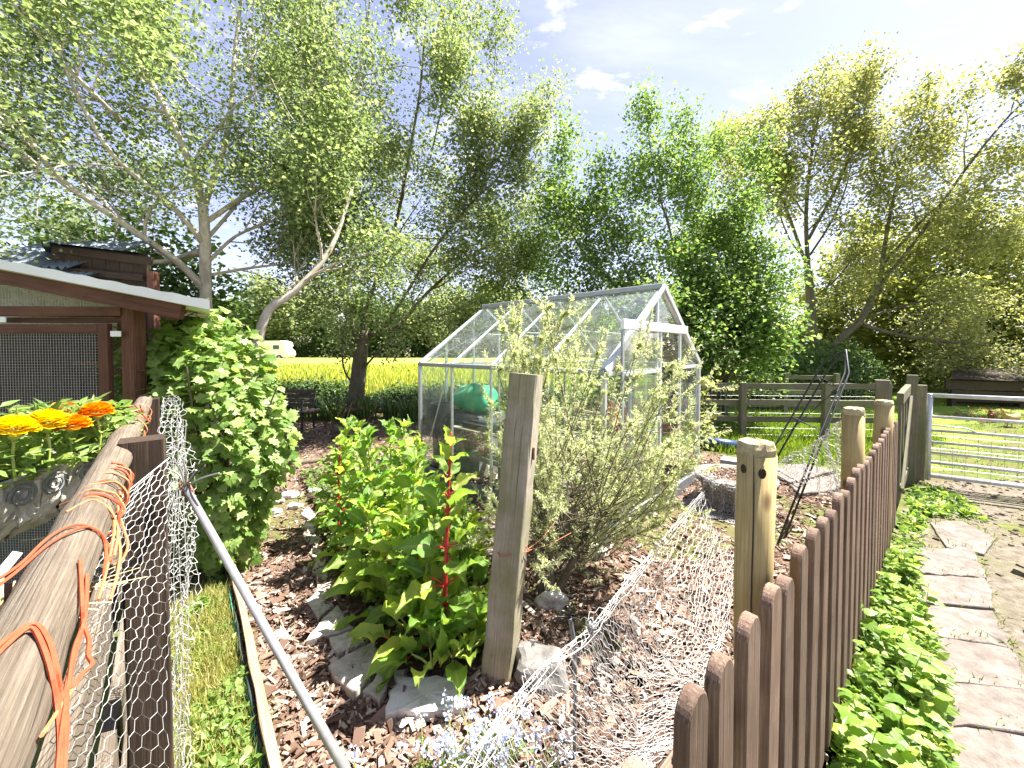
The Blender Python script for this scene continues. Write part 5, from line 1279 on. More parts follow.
# ================================================================== CENTRE POST
top = P(527, 374, 1.93); foot = G(498, 674); r = np.random.default_rng(61)
o = thing("square_post", "thick weathered square post, mossy at the foot, standing in front of the greenhouse", "post", foot)
mm = MB(); th = R(19); up = (math.sin(th), math.cos(th), 0)
mm.beam(foot - [0, 0, .05], top, .142, .142, up, .05, 14, .0016, r=r); mm.build("shaft", MT['grey_wood'], o, False)
mm = MB(); wp = []
for k in range(40):
    a = k / 39 * 4 * math.pi; c = foot + (top - foot) * (.42 + .002 * math.sin(a * 1.3)); rr = .073 / max(abs(math.cos((a - th + math.pi / 4) % (math.pi / 2) - math.pi / 4)), .1)
    wp.append([c[0] + math.cos(a) * rr * 1.02, c[1] + math.sin(a) * rr * 1.02, c[2]])
mm.tube(wp, .0022, 4); mm.build("tie_wire", MT['terracotta'], o)
mm = MB(); q = foot + (top - foot) * .42; 
mm.tube(smooth_path([q + [.08, -.03, 0], q + [.16, .1, -.01], q + [.25, .22, .03]], 5), .0018, 4); mm.tube(smooth_path([q + [.08, -.02, -.01], q + [.2, .12, -.05], q + [.34, .25, -.05]], 5), .0018, 4); mm.build("loose_wire", MT['terracotta'], o)
mm = MB(); q = foot + (top - foot) * .74; mm.beam(q + [.068, -.04, -.03], q + [.068, -.04, .03], .02, .01, (1, 0, 0)); mm.build("rusty_hinge_plate", MT['brick'], o)

# ================================================================== LEFT FENCE
lf_ = thing("log_rail_fence", "old log rail fence with a dark post and wire netting at the lower left", "fence", rail_line(.96))
ld = nrm([-.89, 1, 0]); lo = np.array([ld[1], -ld[0], 0])             # along the fence away from the camera; lo points to the garden side
r = np.random.default_rng(62)
pts = [rail_line(y) - lo * .006 + [0, 0, z] for y, z in ((.02, 1.325), (.25, 1.33), (.5, 1.33), (.8, 1.335), (1.1, 1.335), (1.5, 1.33), (2.1, 1.33))]
pts = smooth_path(pts, 5); mm = MB(); mm.tube(pts, np.full(len(pts), .031) + r.normal(0, .0012, len(pts)), 18, wob=.025, rr=r); mm.build("top_rail", MT['log'], lf_, True)
pc = np.array([-.95, .985, 0]); mm = MB(); mm.beam(pc - [0, 0, .03], pc + [0, 0, 1.372], .086, .086, (.69, -.72, 0), .05, 8, .001, r=r); mm.build("post", MT['dark_post'], lf_)
p2 = rail_line(2.12); mm = MB(); mm.beam(p2 - [0, 0, .03], p2 + [0, 0, 1.33], .1, .1, tuple(ld), .05, 5, .001, r=r); mm.build("post", MT['dark_post'], lf_)
for z, h in ((.98, .13), (.62, .12), (.25, .12)):
    a, b = rail_line(.12) - lo * .03 + [0, 0, z], rail_line(2.1) - lo * .03 + [0, 0, z - .02]
    mm = MB(); mm.beam(a, b, .03, h, (0, 0, 1), .08, 10, .0015, r=r); mm.build("lower_rail", MT['log'], lf_)

# ---- chicken wire
def hexnet(fn, nu, nv, rad, jit=.0, seed=1, tw=True):
    """hexagonal netting, nu x nv cells, over the surface fn(u, v)"""
    r = np.random.default_rng(seed); ni, nj = 2 * nu + 1, nv + 1
    I, J = np.meshgrid(np.arange(ni), np.arange(nj), indexing='ij')
    zz = np.where((I + J) % 2 == 1, .17, -.17); u = I / (ni - 1); v = np.clip((J + zz) / (nj - 1), 0, 1)
    p = fn(u.ravel(), v.ravel()); p = p + r.normal(0, jit, p.shape) if jit else p
    idx = (I * nj + J); a = [idx[:-1].ravel()]; b = [idx[1:].ravel()]
    m_ = ((I + J) % 2 == 1)[:, :-1]; a.append(idx[:, :-1][m_]); b.append(idx[:, 1:][m_])
    a, b = np.concatenate(a), np.concatenate(b); mm = MB(); mm.wires(p[a], p[b], rad); return mm
def surf(rows):
    """bilinear patch through a grid of points rows[v][u]"""
    A = arr(rows); nv_, nu_ = A.shape[:2]
    def f(u, v):
        x = u * (nu_ - 1); y = v * (nv_ - 1); i = np.clip(x.astype(int), 0, nu_ - 2); j = np.clip(y.astype(int), 0, nv_ - 2); s_, t_ = (x - i)[:, None], (y - j)[:, None]
        s2, t2 = s_ * s_ * (3 - 2 * s_) * .5 + s_ * .5, t_
        return (A[j, i] * (1 - s2) + A[j, i + 1] * s2) * (1 - t2) + (A[j + 1, i] * (1 - s2) + A[j + 1, i + 1] * s2) * t2
    return f
net = thing("wire_netting", "hexagonal wire netting draped over the left fence rail and its dark post", "wire netting", rail_line(.9) + lo * .1)
rows = []
for y0, y1, xl_, yl_ in ((503, 458, 113, .70), (545, 520, 104, .62), (610, 590, 90, .52), (690, 680, 76, .45), (820, 810, 46, .37)):
    rows.append([P(xl_ + (169 - xl_) * t, y0 + (y1 - y0) * t, yl_ + (.90 - yl_) * t ** .8) for t in (0, .33, .66, 1)])
sfA = surf(rows); mm = hexnet(lambda u, v: sfA(u, v) + np.column_stack([.004 * np.sin(v * 17 + u * 5), .006 * np.cos(v * 11), 0 * u]), 9, 32, .00062, .0007, 3); stuff(mm.build("netting", MT['wire'], net))
mm = MB(); mm.tube(smooth_path(rows[0], 6), .0012, 4); mm.build("edge_wire", MT['wire'], net)
rows = []
for y, x0, x1, ya, yb in ((398, 160, 173, 1.5, 1.6), (440, 161, 187, 1.2, 1.4), (480, 163, 190, 1.06, 1.2), (540, 164, 193, 1.04, 1.12), (600, 165, 192, 1.03, 1.08), (690, 167, 187, 1.02, 1.05), (810, 170, 182, 1.0, 1.02)):
    rows.append([P(x0 + (x1 - x0) * t, y, ya + (yb - ya) * t + .03 * math.sin(y * .05 + t * 7)) for t in (0, .25, .5, .75, 1)])
sfB = surf(rows); mm = hexnet(lambda u, v: sfB(u, v) + np.column_stack([.003 * np.sin(v * 23 + u * 9), .012 * np.cos(v * 15 + u * 6), 0 * u]), 7, 58, .0006, .0025, 4); stuff(mm.build("netting", MT['wire'], net))
mm = hexnet(lambda u, v: sfB(u, v) + np.column_stack([.006 * np.sin(v * 29), .02 + .012 * np.cos(v * 19), .004 + 0 * u]), 4, 48, .0006, .004, 5); stuff(mm.build("netting", MT['wire'], net))
for k in range(4):          # rolled selvedge beside the post
    x = [P(171 + k * 5 + 2.5 * math.sin(i * 1.3 + k), 420 + i * 52, 1.08 - .01 * i + .01 * k) for i in range(8)]
    mm = MB(); mm.tube(smooth_path(x, 4), .001, 4); mm.build("edge_wire", MT['wire'], net)
# grey rod and its tie wires
o = thing("steel_rod", "straight grey steel rod wired to the netting by the dark post, slanting down", "rod", P(345, 768, .66))
mm = MB(); a, b = P(186, 488, .98), P(352, 782, .64); mm.tube([a, a * .5 + b * .5, b], .0085, 10); mm.build("shaft", MT['rod'], o, True)
k0 = P(185, 487, .985)
for q in ((175, 462), (183, 458), (219, 473), (205, 466), (143, 496), (166, 468), (196, 470)):
    mm = MB(); e = P(q[0], q[1], .96); mm.tube(smooth_path([k0, k0 * .5 + e * .5 + r.normal(0, .006, 3), e], 3), .0022, 5); mm.build("tie_wire", MT['rod'] if q[0] != 205 else MT['black'], o)
mm = MB(); t = np.linspace(0, 1, 60); hx = a + (nrm(b - a) * (t[:, None] * .05 - .02)) + .011 * (np.cos(t * 38)[:, None] * np.array([1, 0, 0]) + np.sin(t * 38)[:, None] * np.array([0, .5, .87])); mm.tube(hx, .0022, 4); mm.build("tie_coil", MT['brick'], o)

# ---- orange twine
tw = thing("orange_twine", "tangled orange baler twine wound round the log rail", "twine", rail_line(.6) + [0, 0, 1.33])
def wrap(y, turns, rad=.034, dy=.03, ph=0.):
    pts = []
    for k in range(int(turns * 14) + 1):
        a = ph + k / 14 * 2 * math.pi; c = rail_line(y + dy * k / 14 / max(turns, .1)) + [0, 0, 1.33]
        pts.append(c + lo * math.cos(a) * (rad + r.normal(0, .0015)) + np.array([0, 0, math.sin(a)]) * (rad + r.normal(0, .0015)) + ld * r.normal(0, .002))
    return smooth_path(pts, 2)
for k in range(9):
    mm = MB(); mm.tube(wrap(.60 + .025 * k + r.normal(0, .008), r.uniform(.7, 1.3), dy=r.uniform(-.03, .05), ph=r.uniform(0, 6)), .0021, 5); mm.build("strand", MT['twine_faded'] if k % 2 else MT['twine'], tw)
for k in range(5):
    mm = MB(); mm.tube(wrap(1.15 + .12 * k + r.normal(0, .02), r.uniform(.6, 1.2), dy=.04, ph=r.uniform(0, 6)), .002, 4); mm.build("strand", MT['twine_faded'], tw)
def px_path(l, rad, mat, nm="strand"):
    mm = MB(); mm.tube(smooth_path([P(x, y, Y) for x, y, Y in l], 5), rad, 6); mm.build(nm, mat, tw)
def rail_px(l, rad, mat, nm="strand"):
    """a strand lying on the log: each sight line is taken to where it meets the log's surface"""
    o_ = np.array([0, 0, CAM_H]); a0 = rail_line(.3) - lo * .006 + np.array([0, 0, 1.33]); R_ = .0335; pts = []
    for x, y in l:
        d = nrm(ray(x, y)); dp = d - ld * np.dot(d, ld); w = o_ - a0; wp = w - ld * np.dot(w, ld)
        A_, B2, C_ = np.dot(dp, dp), np.dot(dp, wp), np.dot(wp, wp) - R_ * R_; disc = B2 * B2 - A_ * C_
        pts.append(o_ + d * ((-B2 - math.sqrt(disc)) / A_ if disc > 0 else -B2 / A_))
    mm = MB(); mm.tube(smooth_path(pts, 5), rad, 6); mm.build(nm, mat, tw)
T1, T2 = MT['twine'], MT['twine_faded']
rail_px([(-30, 596), (18, 566), (48, 538), (75, 525), (98, 531), (106, 548), (104, 575)], .0018, T1)
rail_px([(-30, 606), (14, 574), (52, 542), (88, 527), (108, 545), (110, 562)], .0018, T1)
rail_px([(-30, 672), (8, 638), (34, 624), (48, 640), (56, 668), (61, 700), (64, 740), (62, 790)], .0019, T1)
rail_px([(-30, 682), (10, 642), (30, 628), (40, 640), (51, 672), (58, 712), (60, 750), (57, 790)], .0019, T1)
rail_px([(80, 560), (82, 600), (82, 626), (74, 650), (68, 690), (62, 730), (56, 790)], .0019, T1)
rail_px([(87, 575), (86, 606), (82, 630), (76, 650), (66, 690), (66, 730), (60, 790)], .0019, T1)
rail_px([(83, 624), (89, 640), (88, 655), (92, 664), (82, 674), (71, 690)], .0018, T1)
rail_px([(72, 690), (62, 705), (52, 720), (42, 735)], .0015, T2)
rail_px([(60, 505), (84, 497), (104, 500), (114, 520), (112, 545), (104, 580), (98, 600)], .0017, T2)
rail_px([(66, 512), (92, 500), (110, 510), (118, 530), (114, 556)], .0017, T2)
px_path([(112, 500, .70), (117, 488, .71), (121, 498, .70), (118, 508, .69), (124, 530, .66), (128, 545, .64), (122, 560, .62), (113, 565, .61)], .002, T2)
px_path([(108, 495, .70), (113, 525, .66), (120, 548, .63), (117, 575, .6), (110, 600, .57)], .0023, T2)
for q in ((128, 406), (134, 404), (140, 405), (131, 409), (143, 410)):
    px_path([(150, 422, 1.32), (143, 415, 1.32), (q[0], q[1], 1.30)], .002, MT['twine'], "frayed_end")
mm = MB(); mm.beam(P(-12, 588, .55), P(18, 552, .58), .012, .006, (0, -1, .3)); tag(mm.build("plastic_clip", MT['white_paint'], None), "white plastic clip held in the orange twine at the left edge", "clip")
mm = MB(); blade_clump(mm, P(3, 610, .44) - [0, 0, .05], 160, .09, .0012, r, .02, .9); tag(mm.build("straw_wisp", MT['straw'], None), "wisp of yellow straw poking out below the white clip", "straw")

# ---- edging board and membrane
bd = thing("edging_board", "thin brown timber board edging the chip path at the left", "edging board", board_line(1.9))
mm = MB(); mm.beam(board_line(.9) + [0, 0, .085], board_line(2.62) + [0, 0, .075], .034, .15, (0, 0, 1), .1, 12, .0016, r=r); mm.build("board", MT['board'], bd)
mm = MB(); off = -nrm([.845, 1, 0]) * .028; mm.beam(board_line(.9) + off + [0, 0, .07], board_line(2.4) + off + [0, 0, .06], .012, .12, (0, 0, 1), .1, 12, .002, r=r); mm.build("membrane", MT['hessian'], bd)
mm = MB(); off = -nrm([.845, 1, 0]) * .038; mm.tube([board_line(y) + off + [0, 0, .105 + .01 * math.sin(y * 9)] for y in np.linspace(.9, 2.4, 14)], .0025, 5); mm.build("green_cord", MT['green_line'], bd)

# ================================================================== PLANTER WITH MARIGOLDS
pl = thing("hanging_planter", "wrought iron trough with scrolls and a shaggy grey liner hanging behind the log rail", "planter", P(60, 500, 1.0))
pa, pb = P(130, 441, 1.24), P(-22, 492, .88); pd_ = pb - pa; pL = np.linalg.norm(pd_); pd_ = pd_ / pL; pn = nrm(np.cross(pd_, [0, 0, 1])); pn = pn if pn[1] > 0 else -pn      # pn to the back
if np.dot(pn, pa[:2].tolist() + [0]) < 0: pn = -pn
W_, H_ = .2, .17
def liner(u, v):
    a = v * math.pi; x = u * pL; endf = np.sqrt(np.clip(1 - (2 * np.abs(u - .5)) ** 6, .25, 1))
    q = pa + pd_ * x[:, None] + pn * ((W_ / 2 - W_ / 2 * np.cos(a)))[:, None] + np.array([0, 0, -1]) * (np.sin(a) ** .6 * H_ * endf)[:, None]
    rr = np.random.default_rng(3); return q + (np.sin(x * 70 + a * 9)[:, None] * .004) * pn + rr.normal(0, .004, q.shape)
mm = MB(); mm.grid(liner, 44, 22)
for u0 in (0, 1):
    ring = liner(np.full(13, float(u0)), np.linspace(0, 1, 13)); mm.add(ring, [np.array([list(range(13))])])
mm.build("coir_liner", MT['liner'], pl, True)
mm = MB(); c4 = [pa, pb, pb + pn * W_, pa + pn * W_, pa]; mm.tube(c4, .005, 8); mm.build("rim", MT['alu_dark'], pl, True)
for k in range(3):
    for sg in (-1, 1):
        c = pa + pd_ * (.10 + .15 * k) - pn * .007 + np.array([0, 0, -.045]); t = np.linspace(0, 1, 26); a = t * 4.2 * math.pi; rr = .032 * (1 - .78 * t)
        pts = c + sg * (pd_ * (np.cos(a) * rr + .034)[:, None]) + np.array([0, 0, 1]) * (np.sin(a) * rr)[:, None]
        mm = MB(); mm.tube(pts, .0028, 5); mm.build("scroll", MT['plinth'], pl, True)
mm = MB(); q0, q1 = pa + pd_ * .03 + pn * .02, pb - pd_ * .03 + pn * .02
mm.add([q0 - [0, 0, .02], q1 - [0, 0, .02], q1 + pn * (W_ - .04) - [0, 0, .02], q0 + pn * (W_ - .04) - [0, 0, .02]], np.array([(0, 1, 2, 3)])); mm.build("compost", MT['soil'], pl)
def marigold(px, py, Y, rad, mat, label, bud=False):
    c = P(px, py, Y); b = c * 1.0; b = np.array([c[0], c[1], pa[2] - .02]); o = thing("marigold", label, "flower", b)
    mm = MB(); mm.tube([b, b * .5 + c * .5 + r.normal(0, .004, 3), c - [0, 0, rad * .4]], [.003, .0028, .003], 5); mm.build("stem", MT['chard_green'], o)
    k_ = 28 if not bud else 12; lp = b + (c - b) * r.uniform(.05, .8, (k_, 1)) + r.normal(0, .013, (k_, 3)); dl = rand_dirs(k_, r); dl[:, 2] = np.abs(dl[:, 2]) * .5
    mm = MB(); mm.scatter([(0, 0, 0), (.18, .3, .04), (.12, .65, .0), (0, 1, -.1), (-.12, .65, .0), (-.18, .3, .04)], [[(0, 1, 2, 3), (0, 3, 4, 5)]], lp, frames(dl, rand_dirs(k_, r) + [0, 0, 1]), r.uniform(.03, .055, k_)); stuff(mm.build("leaves", MT['vine_leaf'], o))
    mm = MB(); mm.lathe([(.002, -rad * .65), (rad * .32, -rad * .35), (rad * .38, -rad * .1), (rad * .3, 0)], c, 10); mm.build("calyx", MT['chard_green'], o, True)
    n = 150 if not bud else 40; k = np.arange(n); ph = np.arccos(1 - (k + .5) / n * 1.12); th_ = k * 2.39996; d = np.column_stack([np.sin(ph) * np.cos(th_), np.sin(ph) * np.sin(th_), np.cos(ph)])
    pos = c + d * rad * np.array([.62, .62, .5]); tv = [(0, 0, 0), (.36, .5, .08), (.42, .85, -.06), (0, 1, -.16), (-.42, .85, .0), (-.36, .5, .08)]
    mm = MB(); mm.scatter(tv, [[(0, 1, 2, 3), (0, 3, 4, 5)]], pos, frames(d + r.normal(0, .12, (n, 3)), np.cross(d, rand_dirs(n, r)) * .3 + [0, 0, 1]), np.column_stack([np.full(n, rad * .62), rad * .52 * r.uniform(.8, 1.1, n), np.full(n, rad * .5)])); mm.build("flower_head", mat, o)
marigold(14, 431, .92, .040, MT['marigold_y'], "big yellow marigold cut by the left edge of the photo")
marigold(47, 424, .98, .039, MT['marigold_y'], "round yellow marigold in the middle of the trough")
marigold(63, 413, 1.14, .034, MT['marigold_o'], "orange marigold behind the round yellow flower")
marigold(97, 413, 1.10, .034, MT['marigold_o'], "orange marigold nearest the dark corner post of the run")
marigold(72, 426, 1.02, .034, MT['marigold_o'], "lower orange marigold just right of the round yellow flower")
marigold(97, 447, 1.12, .018, MT['straw'], "faded tan marigold bud at the right end of the trough", True)
marigold(95, 428, 1.14, .012, MT['marigold_o'], "small unopened orange marigold bud among the leaves", True)
n = 1200; u = r.random(n); pos = pa + pd_ * (u * pL)[:, None] + pn * (r.random(n) ** 1.6 * W_ - .015)[:, None] + np.array([0, 0, 1]) * (r.random(n) * .145 * (1 - .4 * np.abs(u - .5)))[:, None] + r.normal(0, .012, (n, 3))
tv = [(0, 0, 0), (.16, .3, .04), (.1, .65, .0), (0, 1, -.1), (-.1, .65, .0), (-.16, .3, .04)]
d = rand_dirs(n, r); d[:, 2] = np.abs(d[:, 2]) * .6; mm = MB(); mm.scatter(tv, [[(0, 1, 2, 3), (0, 3, 4, 5)]], pos, frames(d, rand_dirs(n, r) + [0, 0, 1]), r.uniform(.025, .055, n))
o = mm.build("marigold_leaves", MT['vine_leaf'], None); stuff(o); tag(o, "feathery green marigold foliage filling the trough", "foliage")

# ================================================================== THE RUN (mesh fronted shed) AND THE SHED BEHIND
run = thing("chicken_run", "brown timber run with square mesh panels and a white sloping roof sheet", "animal run", (-2.6, 2.3, 0))
YF = 2.25
def X(px, Y=YF): return (px - 512) / FOCAL * Y
def Z(py, Y=YF): return P(512, py, Y)[2]
def bb(name, p0, p1, w, h, up=(0, 0, 1), mat='shed_wood', par=run, n=4):
    mm = MB(); mm.beam(p0, p1, w, h, up, .06, n, .0008, r=r); return mm.build(name, MT[mat], par)
xr = X(131); xl = X(-120)
bb("corner_post", (xr - .0, YF + .02, -.02), (xr, YF + .02, Z(308)), .075, .075, (0, 1, 0))
bb("door_stile", (X(111), YF - .03, .1), (X(111), YF - .03, Z(324)), .06, .03, (0, 1, 0))
bb("door_stile", (X(-70), YF - .03, .1), (X(-70), YF - .03, Z(324)), .06, .03, (0, 1, 0))
bb("door_rail", (X(-68), YF - .026, Z(329)), (X(105), YF - .026, Z(329)), .03, .05)
bb("door_rail", (X(-68), YF - .026, .2), (X(105), YF - .026, .2), .03, .06)
bb("door_rail", (X(-68), YF - .026, .95), (X(105), YF - .026, .95), .03, .045)
bb("top_plate", (xl, YF, Z(311)), (X(126), YF, Z(312)), .05, .055)
bb("head_batten", (xl, YF + .03, Z(319)), (X(126), YF + .03, Z(320)), .03, .03)
for z in (Z(345), ): pass
# roof: slopes down to the right
zl, zr_ = Z(262, 2.1), Z(304, 2.1)
x0, x1 = X(-10, 2.1), X(186, 2.1); sl_ = (zr_ - zl) / (X(215, 2.1) - X(0, 2.1)); zat = lambda x: zl + (x - X(0, 2.1)) * sl_
bb("fascia", (X(-140, 2.14), 2.14, zat(X(-140, 2.14)) - .075), (X(184, 2.14), 2.14, zat(X(184, 2.14)) - .075), .03, .085, mat='shed_wood')
bb("rafter_end", (X(160, 2.2), 2.19, zat(X(160, 2.2)) - .10), (X(178, 2.2), 2.19, zat(X(178, 2.2)) - .115), .06, .05)
mm = MB(); a0 = X(-150, 2.1); a1 = X(217, 2.1); ny = 2; n = 60
v = []; 
for yy in (2.08, 3.6):
    for k in range(n + 1):
        x = a0 * yy / 2.08 + (a1 - a0) * yy / 2.1 * k / n; v.append((x, yy, zat(a0 + (a1 - a0) * k / n) - .03 + .05 * (yy - 2.08)))
for yy in (2.08, 3.6):
    for k in range(n + 1):
        x = a0 * yy / 2.08 + (a1 - a0) * yy / 2.1 * k / n; v.append((x, yy, zat(a0 + (a1 - a0) * k / n) + .02 + .003 * math.sin(k * 1.3) + .05 * (yy - 2.08)))
k1 = n + 1; f = []
for k in range(n):
    f += [(k, k1 + k, k1 + k + 1, k + 1), (2 * k1 + k, 2 * k1 + k + 1, 3 * k1 + k + 1, 3 * k1 + k), (k, k + 1, 2 * k1 + k + 1, 2 * k1 + k), (k1 + k, 3 * k1 + k, 3 * k1 + k + 1, k1 + k + 1)]
f += [(n, n + k1, n + 3 * k1, n + 2 * k1), (0, 2 * k1, 3 * k1, k1)]
mm.add(v, np.array(f)); mm.build("roof_sheet", MT['white_roof'], run)
for k, x in enumerate((X(131), X(131))):
    if k == 0: bb("side_rail", (x, YF + .06, Z(322)), (X(131, 3.5), 3.5, Z(322)), .05, .06)
    else: bb("side_rail", (x, YF + .06, .95), (X(131, 3.5), 3.5, .95), .05, .06)
for k in range(9):          # boarded right wall
    y = YF + .14 + .145 * k; bb("wall_board", (X(131, y), y, .02), (X(131, y), y, Z(310)), .02, .15, (-.99, 1, 0), n=1)
bb("corner_post", (X(131, 3.5), 3.5, -.02), (X(131, 3.5), 3.5, Z(308)), .07, .07, (0, 1, 0))
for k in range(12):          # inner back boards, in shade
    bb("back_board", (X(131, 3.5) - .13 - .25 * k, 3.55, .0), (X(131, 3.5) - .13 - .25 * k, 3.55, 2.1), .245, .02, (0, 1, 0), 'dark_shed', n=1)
bb("nest_shelf", (X(-60), 3.1, 1.5), (X(95), 3.1, 1.5), .35, .03, mat='shed_wood')
mm = MB(); mm.beam((X(-140), 2.75, zat(X(-140)) - .35), (X(120, 2.75), 2.75, zat(X(120, 2.75)) - .22), .02, .3, (0, 0, 1), .02); mm.build("pale_panel", MT['render'], run)
def weld(name, x0, x1, z0, z1, y, step, rad, ztop=None):
    e0, e1 = [], []; x = x0
    while x <= x1:
        e0.append((x, y, z0)); e1.append((x, y, ztop(x) if ztop else z1)); x += step
    z = z0
    while z <= z1:
        xe = x1
        if ztop:
            while xe > x0 and ztop(xe) < z: xe -= step
        e0.append((x0, y + rad, z)); e1.append((xe, y + rad, z)); z += step
    mm = MB(); mm.wires(e0, e1, rad); stuff(mm.build(name, MT['mesh_wire'], run))
weld("mesh_panel", X(-66), X(106), .22, Z(331), YF - .03, .016, .0011)
weld("gable_mesh", X(-100), X(122), Z(309), zat(X(-100)) - .09, YF - .015, .018, .0014, lambda x: zat(x) - .09)
for px, py in ((7, 318), (119, 332)):
    bb("white_bracket", (X(px), YF - .045, Z(py) - .012), (X(px) + .06, YF - .045, Z(py) - .012), .004, .03, mat='white_paint')
bs = thing("old_shed", "dark shed with blue grey corrugated roof sheets half hidden behind the run", "shed", (-5.4, 4.6, 0))
mm = MB(); n = 90
def corr(u, v):
    x = X(-60, 4.2) + u * (X(70, 4.2) - X(-60, 4.2)); return np.column_stack([x, 4.2 + v * 1.0, Z(268, 4.2) + v * .56 + .018 * np.sin(x * 2 * math.pi / .09)])
mm.grid(corr, 200, 3); mm.grid(lambda u, v: corr(u, v) - [0, 0, .008], 200, 3); mm.build("roof_sheet", MT['corrugated'], bs, True)
mm = MB()
def corr2(u, v):
    x = X(8, 4.05) + u * (X(78, 4.05) - X(8, 4.05)); return np.column_stack([x, 4.05 + v * .25, Z(276, 4.05) + v * .12 + .014 * np.sin(x * 2 * math.pi / .09) - u * .04])
mm.grid(corr2, 120, 3); mm.grid(lambda u, v: corr2(u, v) - [0, 0, .008], 120, 3); mm.build("roof_sheet", MT['corrugated'], bs, True)
for k in range(7):
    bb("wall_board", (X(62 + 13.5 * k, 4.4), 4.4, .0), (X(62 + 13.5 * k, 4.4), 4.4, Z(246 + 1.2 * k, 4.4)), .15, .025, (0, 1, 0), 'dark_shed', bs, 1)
bb("eaves_board", (X(60, 4.36), 4.34, Z(249, 4.36)), (X(156, 4.36), 4.34, Z(262, 4.36)), .03, .09, mat='dark_shed', par=bs)
bb("eaves_board", (X(60, 4.36), 4.30, Z(270, 4.36)), (X(150, 4.36), 4.30, Z(279, 4.36)), .03, .07, mat='dark_shed', par=bs)
bb("post", (X(155, 4.36), 4.36, .0), (X(155, 4.36), 4.36, Z(272, 4.36)), .08, .08, (0, 1, 0), 'shed_wood', bs)
mm = MB(); mm.grid(lambda u, v: np.column_stack([X(60, 4.4) * (1 + .38 * v) + u * (X(158, 4.4) - X(60, 4.4)), 4.25 + v * 1.8, Z(245, 4.4) - u * .13 + v * .1]), 20, 4); mm.grid(lambda u, v: np.column_stack([X(60, 4.4) * (1 + .38 * v) + u * (X(158, 4.4) - X(60, 4.4)), 4.25 + v * 1.8, Z(245, 4.4) - u * .13 + v * .1 - .02]), 20, 4); mm.build("felt_roof", MT['black'], bs)

# ================================================================== BENCH, LOG, CARAVAN
bc = G(296, 432); bench = thing("garden_bench", "small dark slatted garden bench with black metal ends on the chips by the hedge", "bench", bc)
Yb = bc[1]; xb0, xb1 = X(262, Yb), X(312, Yb)
for k in range(4): bb("seat_slat", (xb0, Yb - .05 + .1 * k, .40), (xb1, Yb - .05 + .1 * k, .40), .085, .025, mat='slat', par=bench, n=1)
for k in range(4): bb("back_slat", (xb0, Yb + .34 + .03 * k, .48 + .09 * k), (X(304, Yb), Yb + .34 + .03 * k, .48 + .09 * k), .02, .075, mat='slat', par=bench, n=1)
for x in (xb0 + .05, X(303, Yb)):
    for pts in ([(x, Yb - .08, 0), (x, Yb - .06, .39)], [(x, Yb + .38, 0), (x, Yb + .32, .39), (x, Yb + .45, .84)], [(x, Yb - .08, .38), (x, Yb + .32, .38)], [(x, Yb - .06, .6), (x, Yb + .36, .62)], [(x, Yb - .08, .38), (x, Yb - .06, .6)]):
        mm = MB(); mm.tube(pts, .018, 6); mm.build("metal_frame", MT['black'], bench)
mm = MB(); a, b = G(336, 428, .07), G(372, 450, .06); mm.tube(smooth_path([a, a * .5 + b * .5 + [.03, 0, .02], b], 5), np.linspace(.075, .06, 11), 12, wob=.06); tag(mm.build("fallen_log", MT['bark'], None, True), "short brown log lying on the chips in front of the orchard tree", "log")
mm = MB(); a, b = G(286, 464, .04), G(350, 458, .04); mm.tube(smooth_path([a, a * .5 + b * .5, b], 5), .035, 8, wob=.08); tag(mm.build("path_log", MT['bark'], None, True), "thin dark log laid across the end of the chip path", "log")
mm = MB(); a, b = G(362, 452, .03), G(384, 462, .03); mm.tube(smooth_path([a, a * .5 + b * .5, b], 5), .03, 8, wob=.08); tag(mm.build("pale_branch", MT['birch'], None, True), "pale bare branch lying beside the brown log", "branch")
for k, (x0, y0, x1, y1) in enumerate(((330, 434, 345, 405), (345, 436, 352, 402), (338, 425, 362, 408), (352, 430, 375, 412), (346, 418, 331, 390))):
    mm = MB(); a, b = G(x0, y0, .02), P(x1, y1, G(x0, y0)[1] - .1); mm.tube(smooth_path([a, a * .5 + b * .5 + r.normal(0, .06, 3), b], 4), .012, 5); tag(mm.build("dead_stick", MT['twig'], None), "dead stick leaning in the heap at the foot of the orchard tree", "stick", "dead sticks under the orchard tree")
cv = thing("motorhome", "white motorhome parked at the far left edge of the yellow field", "motorhome", (-36.5, 59, 0))
def extr(name, prof, y0, y1, mat):
    mm = MB(); k = len(prof); v = [(x, y0, z) for x, z in prof] + [(x, y1, z) for x, z in prof]
    mm.add(v, np.array([(j, (j + 1) % k, k + (j + 1) % k, k + j) for j in range(k)])); mm.f.append(np.array([list(range(k - 1, -1, -1))])); mm.f.append(np.array([list(range(k, 2 * k))])); return mm.build(name, MT[mat], cv)
xe = P(291.5, 350, 59)[0]
extr("body", [(xe - 6, .5), (xe - .2, .5), (xe, .9), (xe - .1, 1.4), (xe - .6, 1.9), (xe - .4, 2.2), (xe - .5, 2.75), (xe - 1.2, 3.0), (xe - 6, 3.0)], 58, 60.2, 'white_paint')
for x0, x1, z0, z1 in ((xe - 2.2, xe - 1.3, 1.7, 2.3), (xe - 4.6, xe - 3.4, 1.7, 2.3)):
    mm = MB(); mm.beam((x0, 57.98, (z0 + z1) / 2), (x1, 57.98, (z0 + z1) / 2), .05, z1 - z0, (0, 0, 1)); mm.build("window", MT['window_dark'], cv)
for x in (xe - 1.3, xe - 4.6):
    mm = MB(); mm.tube([(x, 57.95, .42), (x, 58.2, .42)], .42, 18); w = mm.build("wheel", MT['tyre'], cv)
    mm = MB(); mm.tube([(x, 57.92, .42), (x, 58.0, .42)], .22, 12); mm.build("hub", MT['galv'], w)

